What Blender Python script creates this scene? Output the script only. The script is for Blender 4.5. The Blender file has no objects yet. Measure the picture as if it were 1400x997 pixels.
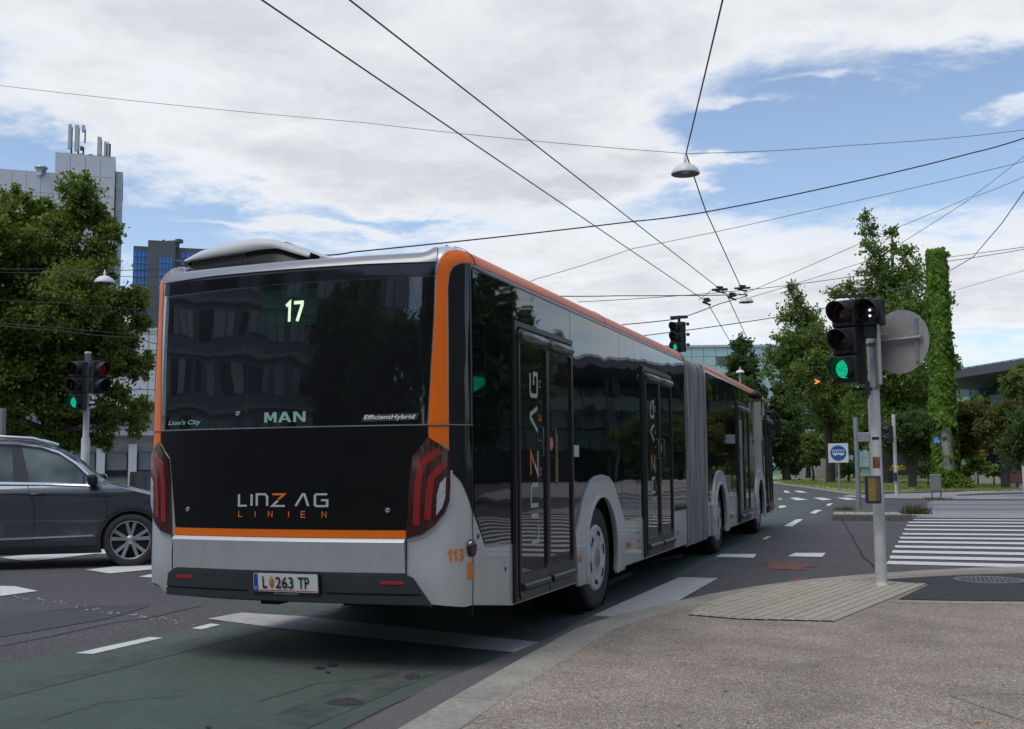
import bpy, bmesh, math, random
import numpy as np
from math import sin, cos, pi, radians as rad
from mathutils import Vector, Matrix
from mathutils.geometry import tessellate_polygon
random.seed(7); RNG = np.random.default_rng(7)
SC = bpy.context.scene; COL = SC.collection

# ---------------------------------------------------------------- camera
CX, CY, CH = 4.0135, -6.4034, 1.3211
YAW, PITCH, ROLL, FPX = -0.3503, 0.0934, -0.0082, 1488.8
CF = Vector((sin(YAW)*cos(PITCH), cos(YAW)*cos(PITCH), sin(PITCH)))
CR = CF.cross(Vector((0, 0, 1))).normalized(); CU = CR.cross(CF)
CR, CU = CR*cos(ROLL)+CU*sin(ROLL), -CR*sin(ROLL)+CU*cos(ROLL)
CC = Vector((CX, CY, CH))
cd = bpy.data.cameras.new('camera'); cam = bpy.data.objects.new('camera', cd); COL.objects.link(cam)
cd.sensor_width = 36; cd.lens = FPX/1400*36; cd.clip_start = .05; cd.clip_end = 5000
M = Matrix((CR, CU, -CF)).transposed().to_4x4(); M.translation = CC; cam.matrix_world = M
SC.camera = cam
# ---------------------------------------------------------------- colour management, sampling
SC.view_settings.view_transform = 'Standard'; SC.view_settings.look = 'None'
SC.view_settings.exposure = 0.27; SC.view_settings.gamma = 1
SC.render.engine = 'CYCLES'
SC.cycles.use_denoising = True
SC.cycles.max_bounces = 8; SC.cycles.transparent_max_bounces = 12
SC.cycles.sample_clamp_indirect = 6
# ---------------------------------------------------------------- sky: nishita blue with cloud layers
SUN_EL, SUN_AZ = rad(62), rad(205)       # azimuth clockwise from +Y
W = bpy.data.worlds.new('World'); SC.world = W; W.use_nodes = True
nt = W.node_tree; nt.nodes.clear(); N = nt.nodes.new; Lk = nt.links.new
def nmath(op, a, b=None, c=None, clamp=False):
    n = N('ShaderNodeMath'); n.operation = op; n.use_clamp = clamp
    for i, v in enumerate((a, b, c)):
        if v is None: continue
        if isinstance(v, (int, float)): n.inputs[i].default_value = v
        else: Lk(v, n.inputs[i])
    return n.outputs[0]
sky = N('ShaderNodeTexSky'); sky.sky_type = 'NISHITA'; sky.sun_disc = False
sky.sun_elevation = SUN_EL; sky.sun_rotation = SUN_AZ; sky.altitude = 260; sky.air_density = 1.0; sky.dust_density = .6; sky.ozone_density = 1.6
tc = N('ShaderNodeTexCoord'); sp = N('ShaderNodeSeparateXYZ'); Lk(tc.outputs['Generated'], sp.inputs[0])
zc = nmath('MAXIMUM', sp.outputs[2], .0)
den = nmath('ADD', zc, .09)
px_ = nmath('DIVIDE', sp.outputs[0], den); py_ = nmath('DIVIDE', sp.outputs[1], den)
cb = N('ShaderNodeCombineXYZ'); Lk(px_, cb.inputs[0]); Lk(py_, cb.inputs[1])
def cloud_noise(scale, detail, rough, off, dist=0.0):
    mp = N('ShaderNodeMapping'); mp.inputs['Location'].default_value = off
    Lk(cb.outputs[0], mp.inputs[0]); n = N('ShaderNodeTexNoise'); n.inputs['Scale'].default_value = scale
    n.inputs['Detail'].default_value = detail; n.inputs['Roughness'].default_value = rough
    n.inputs['Distortion'].default_value = dist; Lk(mp.outputs[0], n.inputs['Vector']); return n.outputs[0]
big = cloud_noise(.75, 10, .60, (3.1, 1.7, 0), .2)
fine = cloud_noise(3.6, 10, .64, (7.3, 4.4, 0), .3)
wisp = cloud_noise(1.7, 12, .68, (1.2, 9.9, 2), .5)
# large cloud masses and gaps, anchored to directions in the sky
def blob(px, py, rx, ry, amt):
    d = (CF + CR*((px-700)/FPX) + CU*((498.5-py)/FPX)).normalized()
    az = math.atan2(d.x, d.y); el = math.asin(d.z)
    return az, el, rx/FPX, ry/FPX, amt
warp1 = cloud_noise(1.6, 6, .6, (5.5, 2.2, 1), 0); warp2 = cloud_noise(2.4, 6, .6, (9.1, 6.3, 3), 0)
azn = nmath('MULTIPLY_ADD', nmath('SUBTRACT', warp1, .5), .30, nmath('ARCTAN2', sp.outputs[0], sp.outputs[1])); eln = nmath('MULTIPLY_ADD', nmath('SUBTRACT', warp2, .5), .09, nmath('ARCSINE', sp.outputs[2]))
cov = None
for (px, py, rx, ry, amt) in [(420, 60, 620, 175, .33), (760, 60, 330, 150, .16), (1250, -10, 260, 75, .28), (80, 140, 110, 80, .1), (560, 250, 300, 70, .22),
                              (1200, 150, 240, 75, -.34), (1010, 170, 120, 45, -.15), (300, 305, 260, 42, -.26), (1000, 400, 420, 95, .26), (430, 290, 200, 22, -.06), (1330, 395, 170, 60, .2),
                              (1040, 262, 130, 26, -.05), (0, 190, 90, 60, -.1), (1380, 30, 90, 30, .2), (1050, 138, 60, 12, .28), (1370, 150, 70, 18, .25), (1330, 470, 130, 22, -.1), (790, 262, 120, 13, .26), (900, 232, 80, 13, .26), (960, 255, 60, 10, .2), (1060, 215, 100, 9, .20), (1330, 140, 60, 16, .22), (1130, 105, 60, 8, .16), (1180, 250, 120, 14, -.08), (330, 300, 90, 7, .2), (450, 315, 80, 10, .22), (40, 200, 40, 30, -.2), (560, 300, 60, 8, -.15)]:
    a, e, sx, sy, amt = blob(px, py, rx, ry, amt)
    dx = nmath('DIVIDE', nmath('SUBTRACT', azn, a), sx); dy = nmath('DIVIDE', nmath('SUBTRACT', eln, e), sy)
    r2 = nmath('ADD', nmath('MULTIPLY', dx, dx), nmath('MULTIPLY', dy, dy))
    g = nmath('MULTIPLY', nmath('EXPONENT', nmath('MULTIPLY', r2, -.9)), amt)
    cov = g if cov is None else nmath('ADD', cov, g)
val = nmath('ADD', nmath('ADD', nmath('MULTIPLY', big, .42), nmath('MULTIPLY', fine, .42)), nmath('ADD', nmath('MULTIPLY', wisp, .62), cov))
mr = N('ShaderNodeMapRange'); mr.interpolation_type = 'SMOOTHSTEP'
mr.inputs['From Min'].default_value = .67; mr.inputs['From Max'].default_value = .97; Lk(val, mr.inputs['Value'])
# cloud brightness: thick parts greyer
shade = N('ShaderNodeMapRange'); shade.inputs['From Min'].default_value = .84; shade.inputs['From Max'].default_value = 1.26
shade.inputs['To Min'].default_value = 0; shade.inputs['To Max'].default_value = 1; Lk(nmath('ADD', val, nmath('MULTIPLY', nmath('SUBTRACT', fine, .5), .35)), shade.inputs['Value'])
cr = N('ShaderNodeValToRGB'); Lk(shade.outputs[0], cr.inputs[0])
els = cr.color_ramp.elements
els[0].position = 0; els[0].color = (6.3, 6.4, 6.6, 1); els[1].position = 1; els[1].color = (4.3, 4.45, 4.75, 1)
e = els.new(.35); e.color = (5.6, 5.7, 5.9, 1)
# low haze near horizon
hz = nmath('MULTIPLY', nmath('EXPONENT', nmath('MULTIPLY', zc, -9)), .75)
skm = N('ShaderNodeMixRGB'); skm.blend_type = 'MULTIPLY'; skm.inputs[0].default_value = 1; skm.inputs[2].default_value = (.90, .97, 1.03, 1); Lk(sky.outputs[0], skm.inputs[1])
mx0 = N('ShaderNodeMixRGB'); Lk(hz, mx0.inputs[0]); Lk(skm.outputs[0], mx0.inputs[1]); mx0.inputs[2].default_value = (5.4, 6.3, 7.3, 1)
mx = N('ShaderNodeMixRGB'); Lk(nmath('MULTIPLY_ADD', mr.outputs[0], .88, .08), mx.inputs[0]); Lk(mx0.outputs[0], mx.inputs[1]); Lk(cr.outputs[0], mx.inputs[2])
bg = N('ShaderNodeBackground'); bg.inputs[1].default_value = .125; Lk(mx.outputs[0], bg.inputs[0])
out = N('ShaderNodeOutputWorld'); Lk(bg.outputs[0], out.inputs[0])
W.cycles.sampling_method = 'MANUAL'; W.cycles.sample_map_resolution = 512
# ---------------------------------------------------------------- sun behind thin cloud
sd = bpy.data.lights.new('sun', 'SUN'); sd.energy = 1.5; sd.angle = rad(38); sd.color = (1, .93, .83)
so = bpy.data.objects.new('sun', sd); COL.objects.link(so)
sdir = Vector((sin(SUN_AZ)*cos(SUN_EL), cos(SUN_AZ)*cos(SUN_EL), sin(SUN_EL)))
so.rotation_euler = sdir.to_track_quat('Z', 'Y').to_euler(); so.location = (0, 0, 50)

# ================================================================ helpers
def ray(px, py): return CF + CR*((px-700)/FPX) + CU*((498.5-py)/FPX)
def G(px, py, z=0.0):
    d = ray(px, py); return CC + d*((z-CC.z)/d.z)
def P(px, py, depth): return CC + ray(px, py)*depth
def YP(px, py, y):
    d = ray(px, py); return CC + d*((y-CC.y)/d.y)
MATS = {}
def mat(name, col, rough=.6, metal=0, var=0., scale=8., bump=0., bscale=60., coat=0., spec=.5, emit=None, estr=1., col2=None, detail=6, var2=0., scale2=.7, stretch=None):
    m = bpy.data.materials.new(name); m.use_nodes = True; t = m.node_tree; b = t.nodes['Principled BSDF']
    col = tuple(col[:3])+(1,)
    b.inputs['Base Color'].default_value = col; b.inputs['Roughness'].default_value = rough
    b.inputs['Metallic'].default_value = metal; b.inputs['Coat Weight'].default_value = coat
    b.inputs['Coat Roughness'].default_value = .04; b.inputs['Specular IOR Level'].default_value = spec
    tcn = t.nodes.new('ShaderNodeTexCoord'); vec = tcn.outputs['Object']
    if stretch:
        mp = t.nodes.new('ShaderNodeMapping'); mp.inputs['Scale'].default_value = stretch; t.links.new(vec, mp.inputs[0]); vec = mp.outputs[0]
    last = None
    def mixin(prev, colA, colB, sc, lo, hi):
        n = t.nodes.new('ShaderNodeTexNoise'); n.inputs['Scale'].default_value = sc; n.inputs['Detail'].default_value = detail; n.inputs['Roughness'].default_value = .6
        t.links.new(vec, n.inputs['Vector'])
        r = t.nodes.new('ShaderNodeMapRange'); r.inputs['From Min'].default_value = lo; r.inputs['From Max'].default_value = hi; t.links.new(n.outputs[0], r.inputs[0])
        x = t.nodes.new('ShaderNodeMixRGB'); t.links.new(r.outputs[0], x.inputs[0])
        if prev is None: x.inputs[1].default_value = colA
        else: t.links.new(prev, x.inputs[1])
        if prev is not None and colB is None:
            pass
        x.inputs[2].default_value = colB; return x
    if var or col2:
        c2 = tuple(col2)+(1,) if col2 else tuple(min(1, c*(1+var)) for c in col[:3])+(1,)
        c1 = col if col2 else tuple(c*(1-var) for c in col[:3])+(1,)
        last = mixin(None, c1, c2, scale, .32, .68).outputs[0]
    if var2:
        n = t.nodes.new('ShaderNodeTexNoise'); n.inputs['Scale'].default_value = scale2; n.inputs['Detail'].default_value = 5; t.links.new(vec, n.inputs['Vector'])
        r = t.nodes.new('ShaderNodeMapRange'); r.inputs['From Min'].default_value = .3; r.inputs['From Max'].default_value = .7; r.inputs['To Min'].default_value = 1-var2; r.inputs['To Max'].default_value = 1+var2; t.links.new(n.outputs[0], r.inputs[0])
        x = t.nodes.new('ShaderNodeVectorMath'); x.operation = 'SCALE'
        if last is None: x.inputs[0].default_value = col[:3]
        else: t.links.new(last, x.inputs[0])
        t.links.new(r.outputs[0], x.inputs['Scale']); last = x.outputs[0]
    if last is not None: t.links.new(last, b.inputs['Base Color'])
    if bump:
        n = t.nodes.new('ShaderNodeTexNoise'); n.inputs['Scale'].default_value = bscale; n.inputs['Detail'].default_value = 4; t.links.new(vec, n.inputs['Vector'])
        bp = t.nodes.new('ShaderNodeBump'); bp.inputs['Strength'].default_value = 1; bp.inputs['Distance'].default_value = bump; t.links.new(n.outputs[0], bp.inputs['Height'])
        t.links.new(bp.outputs[0], b.inputs['Normal'])
    if emit:
        b.inputs['Emission Color'].default_value = tuple(emit)+(1,); b.inputs['Emission Strength'].default_value = estr
    MATS[name] = m; return m
def leafmat(name, dark, light, tip=None, sc=1.2):
    m = bpy.data.materials.new(name); m.use_nodes = True; t = m.node_tree; t.nodes.clear(); n = t.nodes.new; L = t.links.new
    g = n('ShaderNodeNewGeometry'); nz = n('ShaderNodeTexNoise'); nz.inputs['Scale'].default_value = sc; nz.inputs['Detail'].default_value = 3
    tcn = n('ShaderNodeTexCoord'); L(tcn.outputs['Object'], nz.inputs['Vector'])
    a = n('ShaderNodeMath'); a.operation = 'MULTIPLY_ADD'; L(g.outputs['Random Per Island'], a.inputs[0]); a.inputs[1].default_value = .5
    a2 = n('ShaderNodeMath'); a2.operation = 'MULTIPLY'; L(nz.outputs[0], a2.inputs[0]); a2.inputs[1].default_value = .55; L(a2.outputs[0], a.inputs[2])
    r = n('ShaderNodeValToRGB'); L(a.outputs[0], r.inputs[0]); e = r.color_ramp.elements
    e[0].position = .15; e[0].color = tuple(dark)+(1,); e[1].position = .75; e[1].color = tuple(light)+(1,)
    if tip: x = e.new(.9); x.color = tuple(tip)+(1,)
    d = n('ShaderNodeBsdfPrincipled'); d.inputs['Roughness'].default_value = .55; d.inputs['Specular IOR Level'].default_value = .3; L(r.outputs[0], d.inputs['Base Color'])
    tr = n('ShaderNodeBsdfTranslucent'); L(r.outputs[0], tr.inputs[0]); mx = n('ShaderNodeMixShader'); mx.inputs[0].default_value = .55
    L(d.outputs[0], mx.inputs[1]); L(tr.outputs[0], mx.inputs[2]); o = n('ShaderNodeOutputMaterial'); L(mx.outputs[0], o.inputs[0])
    MATS[name] = m; return m

def mesh(name, V, F, m, smooth=False):
    me = bpy.data.meshes.new(name); me.from_pydata([tuple(v) for v in V], [], F); 
    if m: me.materials.append(m)
    if smooth: me.polygons.foreach_set('use_smooth', [True]*len(me.polygons))
    me.update(); return me
def link(name, me, parent=None, loc=None, rot=None, **kw):
    o = bpy.data.objects.new(name, me); COL.objects.link(o)
    if parent: o.parent = parent
    if loc is not None: o.location = loc
    if rot is not None: o.rotation_euler = rot
    for k, v in kw.items(): o[k] = v
    return o
def thing(name, label, cat, loc=(0, 0, 0), rz=0, group=None):
    o = link(name, None, None, loc, (0, 0, rz), label=label, category=cat)
    if group: o['group'] = group
    return o
def tag(o, label, cat, group=None):
    o['label'] = label; o['category'] = cat
    if group: o['group'] = group
    return o
def children_of(o): return [c for c in ALLCHILD.get(o.name, [])]
def copy_tree(o, parent=None):
    c = o.copy(); COL.objects.link(c)
    if parent: c.parent = parent
    for ch in list(o.children): copy_tree(ch, c)
    return c

class MB:
    def __init__(s): s.V = []; s.F = []; s.sm = []
    def add(s, V, F, smooth=False):
        b = len(s.V); s.V += [tuple(v) for v in V]; s.F += [tuple(i+b for i in f) for f in F]; s.sm += [smooth]*len(F); return s
    def box(s, c, size, rz=0, bev=0, R=None):
        hx, hy, hz = size[0]/2, size[1]/2, size[2]/2
        bm = bmesh.new(); bmesh.ops.create_cube(bm, size=1)
        for v in bm.verts: v.co = Vector((v.co.x*2*hx, v.co.y*2*hy, v.co.z*2*hz))
        if bev: bmesh.ops.bevel(bm, geom=bm.edges[:], offset=bev, segments=2, affect='EDGES', profile=.6)
        Rm = R or Matrix.Rotation(rz, 3, 'Z')
        bm.verts.index_update()
        s.add([Rm @ v.co + Vector(c) for v in bm.verts], [[v.index for v in f.verts] for f in bm.faces], False); bm.free(); return s
    def tube(s, pts, r, n=10, caps=True, smooth=True):
        pts = [Vector(p) for p in pts]; rs = r if isinstance(r, (list, tuple)) else [r]*len(pts)
        V = []; F = []; up = None
        for i, p in enumerate(pts):
            t = (pts[min(i+1, len(pts)-1)]-pts[max(i-1, 0)]).normalized()
            if up is None:
                up = Vector((0, 0, 1)) if abs(t.z) < .9 else Vector((0, 1, 0))
            a = t.cross(up).normalized(); b = a.cross(t).normalized(); up = b
            for k in range(n):
                an = 2*pi*k/n; V.append(p + (a*cos(an)+b*sin(an))*rs[i])
        for i in range(len(pts)-1):
            for k in range(n):
                F.append((i*n+k, i*n+(k+1) % n, (i+1)*n+(k+1) % n, (i+1)*n+k))
        s.add(V, F, smooth)
        if caps: s.add(V[:n], [tuple(range(n))]); s.add(V[-n:], [tuple(reversed(range(n)))])
        return s
    def lathe(s, prof, n=24, origin=(0, 0, 0), R=None, smooth=True, a0=0, a1=2*pi):
        full = abs(a1-a0-2*pi) < 1e-6; V = []; F = []; m = n if full else n+1
        for (r, z) in prof:
            for k in range(m):
                a = a0+(a1-a0)*k/n; v = Vector((r*cos(a), r*sin(a), z)); V.append((R @ v if R else v)+Vector(origin))
        for i in range(len(prof)-1):
            for k in range(n):
                k2 = (k+1) % m
                F.append((i*m+k, i*m+k2, (i+1)*m+k2, (i+1)*m+k))
        return s.add(V, F, smooth)
    def prism(s, poly, z0, z1, R=None, o=(0, 0, 0)):
        if sum(poly[i-1][0]*poly[i][1]-poly[i][0]*poly[i-1][1] for i in range(len(poly))) < 0: poly = poly[::-1]
        n = len(poly); V = [Vector((p[0], p[1], z0)) for p in poly]+[Vector((p[0], p[1], z1)) for p in poly]
        if R: V = [R @ v for v in V]
        V = [v+Vector(o) for v in V]
        F = [tuple(reversed(range(n))), tuple(range(n, 2*n))]+[(i, (i+1) % n, n+(i+1) % n, n+i) for i in range(n)]
        return s.add(V, F)
    def build(s, name, m, parent=None, loc=None, rot=None, bev=0, **kw):
        me = mesh(name, s.V, s.F, m)
        me.polygons.foreach_set('use_smooth', s.sm); me.update()
        o = link(name, me, parent, loc, rot, **kw)
        if bev:
            b = o.modifiers.new('bevel', 'BEVEL'); b.width = bev; b.segments = 2; b.limit_method = 'ANGLE'
        return o

def sheet(name, pts, z, m, parent=None, **kw):
    """flat ground sheet from xy points"""
    tri = tessellate_polygon([[Vector((p[0], p[1], 0)) for p in pts]])
    V = [(p[0], p[1], z) for p in pts]; F = []
    for t in tri:
        a, b, c = [Vector(V[i]) for i in t]
        F.append(t if (b-a).cross(c-a).z > 0 else t[::-1])
    return link(name, mesh(name, V, F, m), parent, **kw)
def slab(name, pts, z0, z1, m, parent=None, **kw):
    """raised slab (top at z1, sides down to z0)"""
    tri = tessellate_polygon([[Vector((p[0], p[1], 0)) for p in pts]])
    n = len(pts); V = [(p[0], p[1], z1) for p in pts]+[(p[0], p[1], z0) for p in pts]; F = []
    for t in tri:
        a, b, c = [Vector(V[i]) for i in t]; F.append(t if (b-a).cross(c-a).z > 0 else t[::-1])
    F += [(i, (i+1) % n, n+(i+1) % n, n+i) for i in range(n)]
    return link(name, mesh(name, V, F, m), parent, **kw)

def wrap_mesh(polys, fn, off=0., th=.012, res=(.06, .12), origin=None, smooth=True):
    """polys: list of (outer, [holes]) in (s, z); fn(s, z) -> (point, normal)"""
    bm = bmesh.new()
    for outer, holes in polys:
        loops = [[Vector((p[0], p[1], 0)) for p in outer]]+[[Vector((p[0], p[1], 0)) for p in h] for h in holes]
        flat = [p for l in loops for p in l]; vs = [bm.verts.new(p) for p in flat]
        for t in tessellate_polygon(loops):
            a, b, c = [flat[i] for i in t]
            if (b-a).cross(c-a).length < 1e-10: continue
            try: bm.faces.new([vs[i] for i in (t if (b-a).cross(c-a).z > 0 else t[::-1])])
            except ValueError: pass
    xs = [v.co.x for v in bm.verts]; ys = [v.co.y for v in bm.verts]
    for ax, r in ((0, res[0]), (1, res[1])):
        if not r: continue
        lo, hi = (min(xs), max(xs)) if ax == 0 else (min(ys), max(ys))
        k = r if isinstance(r, (list, tuple)) else [i*r for i in range(int(math.floor(lo/r))+1, int(math.ceil(hi/r)))]
        for v in k:
            if lo+1e-5 < v < hi-1e-5:
                bmesh.ops.bisect_plane(bm, geom=bm.verts[:]+bm.edges[:]+bm.faces[:], dist=1e-6, plane_co=(v, 0, 0) if ax == 0 else (0, v, 0), plane_no=(1, 0, 0) if ax == 0 else (0, 1, 0))
    inner = {}
    for v in bm.verts:
        p, n = fn(v.co.x, v.co.y); inner[v] = p+n*(off-th); v.co = p+n*off
    for f in bm.faces: f.smooth = smooth
    if th:
        be = [e for e in bm.edges if len(e.link_faces) == 1]; nv = {}
        for e in be:
            for v in e.verts:
                if v not in nv: nv[v] = bm.verts.new(inner[v])
            l = [l for l in e.link_faces[0].loops if l.edge == e][0]; a, b = l.vert, l.link_loop_next.vert
            try: bm.faces.new((b, a, nv[a], nv[b])).smooth = False
            except ValueError: pass
            e.smooth = False
    if origin is not None:
        for v in bm.verts: v.co -= Vector(origin)
    me = bpy.data.meshes.new('m'); bm.to_mesh(me); bm.free(); return me
def wrap(name, polys, fn, m, parent=None, **kw):
    props = {k: kw.pop(k) for k in ('label', 'kind') if k in kw}
    if polys and not (isinstance(polys[0][0], (list, tuple)) and isinstance(polys[0][0][0], (list, tuple))): polys = [(polys, [])]
    me = wrap_mesh(polys, fn, **kw); me.name = name; me.materials.append(m)
    return link(name, me, parent, **props)
def mir(poly): return [(-s, z) for s, z in reversed(poly)]
def rrect(x0, y0, x1, y1, r=.03, n=4):
    o = []
    for (cx, cy, a) in ((x1-r, y0+r, -90), (x1-r, y1-r, 0), (x0+r, y1-r, 90), (x0+r, y0+r, 180)):
        for k in range(n+1): t = rad(a+90*k/n); o.append((cx+r*cos(t), cy+r*sin(t)))
    return o
def circ(x, y, r, n=16, ry=None): return [(x+r*cos(2*pi*k/n), y+(ry or r)*sin(2*pi*k/n)) for k in range(n)]
def stroke(pl, w, closed=False):
    """mitred outline of a polyline"""
    P_ = [Vector(p) for p in pl]; Lp = []; Rp = []
    for i, p in enumerate(P_):
        a = (p-P_[i-1]).normalized() if i else None; b = (P_[i+1]-p).normalized() if i < len(P_)-1 else None
        a = a or b; b = b or a
        n1 = Vector((-a.y, a.x)); n2 = Vector((-b.y, b.x)); m_ = (n1+n2); m_ = m_/max(.35, m_.dot(n1)) if m_.length > 1e-6 else n1
        Lp.append(tuple(p+m_*w/2)); Rp.append(tuple(p-m_*w/2))
    return Rp+Lp[::-1]
def textpolys(txt, size, x=0, y=0, sx=1, align='LEFT', bold=.0, shear=0, space=1):
    """text as (outer, holes) polygons through Blender's built-in font"""
    c = bpy.data.curves.new('t', 'FONT'); c.body = txt; c.size = size; c.align_x = align; c.shear = shear; c.offset = bold; c.resolution_u = 3; c.fill_mode = 'FRONT'; c.space_character = space
    o = bpy.data.objects.new('t', c); COL.objects.link(o); dg = bpy.context.evaluated_depsgraph_get(); me = bpy.data.meshes.new_from_object(o.evaluated_get(dg))
    bpy.data.objects.remove(o); bpy.data.curves.remove(c)
    T = []
    for p in me.polygons: T.append(([(me.vertices[i].co.x*sx+x, me.vertices[i].co.y+y) for i in p.vertices], []))
    bpy.data.meshes.remove(me); return T
def flat_fn(o, ux, uy):
    ux = Vector(ux); uy = Vector(uy); n = ux.cross(uy).normalized(); o = Vector(o)
    return lambda a, b: (o+ux*a+uy*b, n)
def textmesh_weld(me, d=1e-5):
    bm = bmesh.new(); bm.from_mesh(me); bmesh.ops.remove_doubles(bm, verts=bm.verts[:], dist=d); bm.to_mesh(me); bm.free()
def decal(name, polys, fn, m, parent, off=.002, res=(None, None), **kw):
    return wrap(name, polys, fn, m, parent, off=off, th=0, res=res, smooth=False, **kw)

# ================================================================ materials
asphalt = mat('asphalt', (.086, .083, .088), .82, var=.32, scale=45, bump=.006, bscale=170, var2=.16, scale2=.35, detail=9)
asphalt_new = mat('asphalt_patch', (.038, .037, .040), .85, var=.3, scale=60, bump=.004, bscale=220)
lane_green = mat('lane_green', (.062, .088, .072), .78, var=.12, scale=9, bump=.003, bscale=190, var2=.18, scale2=.6, detail=10)
lane_grey = mat('lane_grey', (.21, .21, .225), .8, var=.1, scale=20, bump=.003, var2=.08)
red_paint = mat('worn_red_paint', (.15, .062, .052), .85, var=.35, scale=12, detail=10)
paint = mat('road_paint', (.62, .62, .60), .7, var=.14, scale=14, bump=.002, bscale=120, detail=10)
paint_worn = mat('worn_road_paint', (.33, .33, .32), .8, col2=(.47, .465, .45), scale=9, bump=.003, bscale=150, detail=11)
def speckle(m, sc, amt=1):
    t = m.node_tree; b = t.nodes['Principled BSDF']; tcn = t.nodes.new('ShaderNodeTexCoord'); prev = b.inputs['Base Color'].links[0].from_socket
    v = t.nodes.new('ShaderNodeTexVoronoi'); v.inputs['Scale'].default_value = sc; t.links.new(tcn.outputs['Object'], v.inputs['Vector']); r = t.nodes.new('ShaderNodeValToRGB'); sx = t.nodes.new('ShaderNodeSeparateColor'); t.links.new(v.outputs['Color'], sx.inputs[0]); t.links.new(sx.outputs[0], r.inputs[0])
    e = r.color_ramp.elements; e[0].position = 0; e[0].color = (.30, .28, .26, 1); e[1].position = 1; e[1].color = (2.1, 2.0, 1.85, 1); x = e.new(.55); x.color = (.85, .83, .81, 1); x = e.new(.85); x.color = (1.15, 1.12, 1.08, 1)
    mm = t.nodes.new('ShaderNodeMixRGB'); mm.blend_type = 'MULTIPLY'; mm.inputs[0].default_value = amt; t.links.new(prev, mm.inputs[1]); t.links.new(r.outputs[0], mm.inputs[2]); t.links.new(mm.outputs[0], b.inputs['Base Color'])
aggregate = mat('exposed_aggregate', (.275, .238, .198), .9, col2=(.37, .325, .27), scale=2.2, bump=.006, bscale=130, var2=.17, scale2=.7, detail=6); speckle(aggregate, 140, .9); speckle(MATS['pavement_repair'] if 'pavement_repair' in MATS else aggregate, 105, 0); speckle(asphalt, 85, .7); speckle(asphalt_new, 80, .35); speckle(lane_green, 75, .25)
kerb_m = mat('kerb_granite', (.30, .28, .235), .85, var=.22, scale=30, bump=.004, bscale=90, var2=.15, scale2=2)
tactile_base_m = mat('tactile_groove', (.17, .16, .13), .95, var=.3, scale=30)  # slab face between the ridges, darker than the ridge tops
kerb_dark = mat('kerb_weathered', (.13, .125, .11), .9, var=.3, scale=22, bump=.006, bscale=60, var2=.2)
tactile_m = mat('tactile_slab', (.38, .348, .27), .9, var=.18, scale=25, bump=.004, bscale=80, var2=.12, scale2=3)
paver = mat('paving_light', (.27, .265, .255), .9, var=.1, scale=14, bump=.003, bscale=60, var2=.12)
paver_pink = mat('paving_pink', (.36, .335, .315), .9, var=.1, scale=10, var2=.1)
grass_m = mat('grass', (.24, .28, .085), .95, var=.4, scale=1.6, bump=.03, bscale=25, var2=.3, scale2=.12, detail=10)
crack_m = mat('crack', (.02, .02, .021), .9); tar = mat('tar', (.018, .018, .019), .6)
silver = mat('silver_paint', (.58, .595, .60), .36, metal=.4, coat=.4, var=.03, scale=3, bump=.0006, bscale=2.5)
def grime(m, ztop, amt=.5, sc=5, col=(.13, .115, .10)):
    t = m.node_tree; b = t.nodes['Principled BSDF']; tcn = t.nodes.new('ShaderNodeTexCoord'); sx = t.nodes.new('ShaderNodeSeparateXYZ'); t.links.new(tcn.outputs['Object'], sx.inputs[0])
    mp = t.nodes.new('ShaderNodeMapping'); mp.inputs['Scale'].default_value = (1, 1, .35); t.links.new(tcn.outputs['Object'], mp.inputs[0])
    n = t.nodes.new('ShaderNodeTexNoise'); n.inputs['Scale'].default_value = sc; n.inputs['Detail'].default_value = 10; n.inputs['Roughness'].default_value = .68; t.links.new(mp.outputs[0], n.inputs['Vector'])
    r = t.nodes.new('ShaderNodeMapRange'); r.inputs['From Min'].default_value = ztop; r.inputs['From Max'].default_value = .3; r.inputs['To Max'].default_value = .32; t.links.new(sx.outputs[2], r.inputs[0])
    a = t.nodes.new('ShaderNodeMath'); a.operation = 'ADD'; t.links.new(n.outputs[0], a.inputs[0]); t.links.new(r.outputs[0], a.inputs[1])
    r2 = t.nodes.new('ShaderNodeMapRange'); r2.inputs['From Min'].default_value = .55; r2.inputs['From Max'].default_value = .95; r2.inputs['To Max'].default_value = amt; t.links.new(a.outputs[0], r2.inputs[0])
    x = t.nodes.new('ShaderNodeMixRGB'); t.links.new(r2.outputs[0], x.inputs[0]); p = b.inputs['Base Color']
    if p.links: t.links.new(p.links[0].from_socket, x.inputs[1])
    else: x.inputs[1].default_value = p.default_value
    x.inputs[2].default_value = col+(1,); t.links.new(x.outputs[0], p)
grime(silver, .95, .22, 9)
silver_lt = mat('silver_paint_roof', (.56, .57, .58), .45, metal=.1, coat=.15, var=.04, scale=3); pod_m = mat('roof_pod_paint', (.58, .59, .59), .55, var=.05, scale=4)
for m_, a_ in ((silver, 0),): pass
orange = mat('orange_paint', (.78, .150, .006), .42, coat=.12, spec=.3, var=.03, scale=3, bump=.0004, bscale=2)
gloss_black = mat('gloss_black_paint', (.008, .008, .009), .08, coat=.35, spec=.4, bump=.0005, bscale=2)
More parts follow.
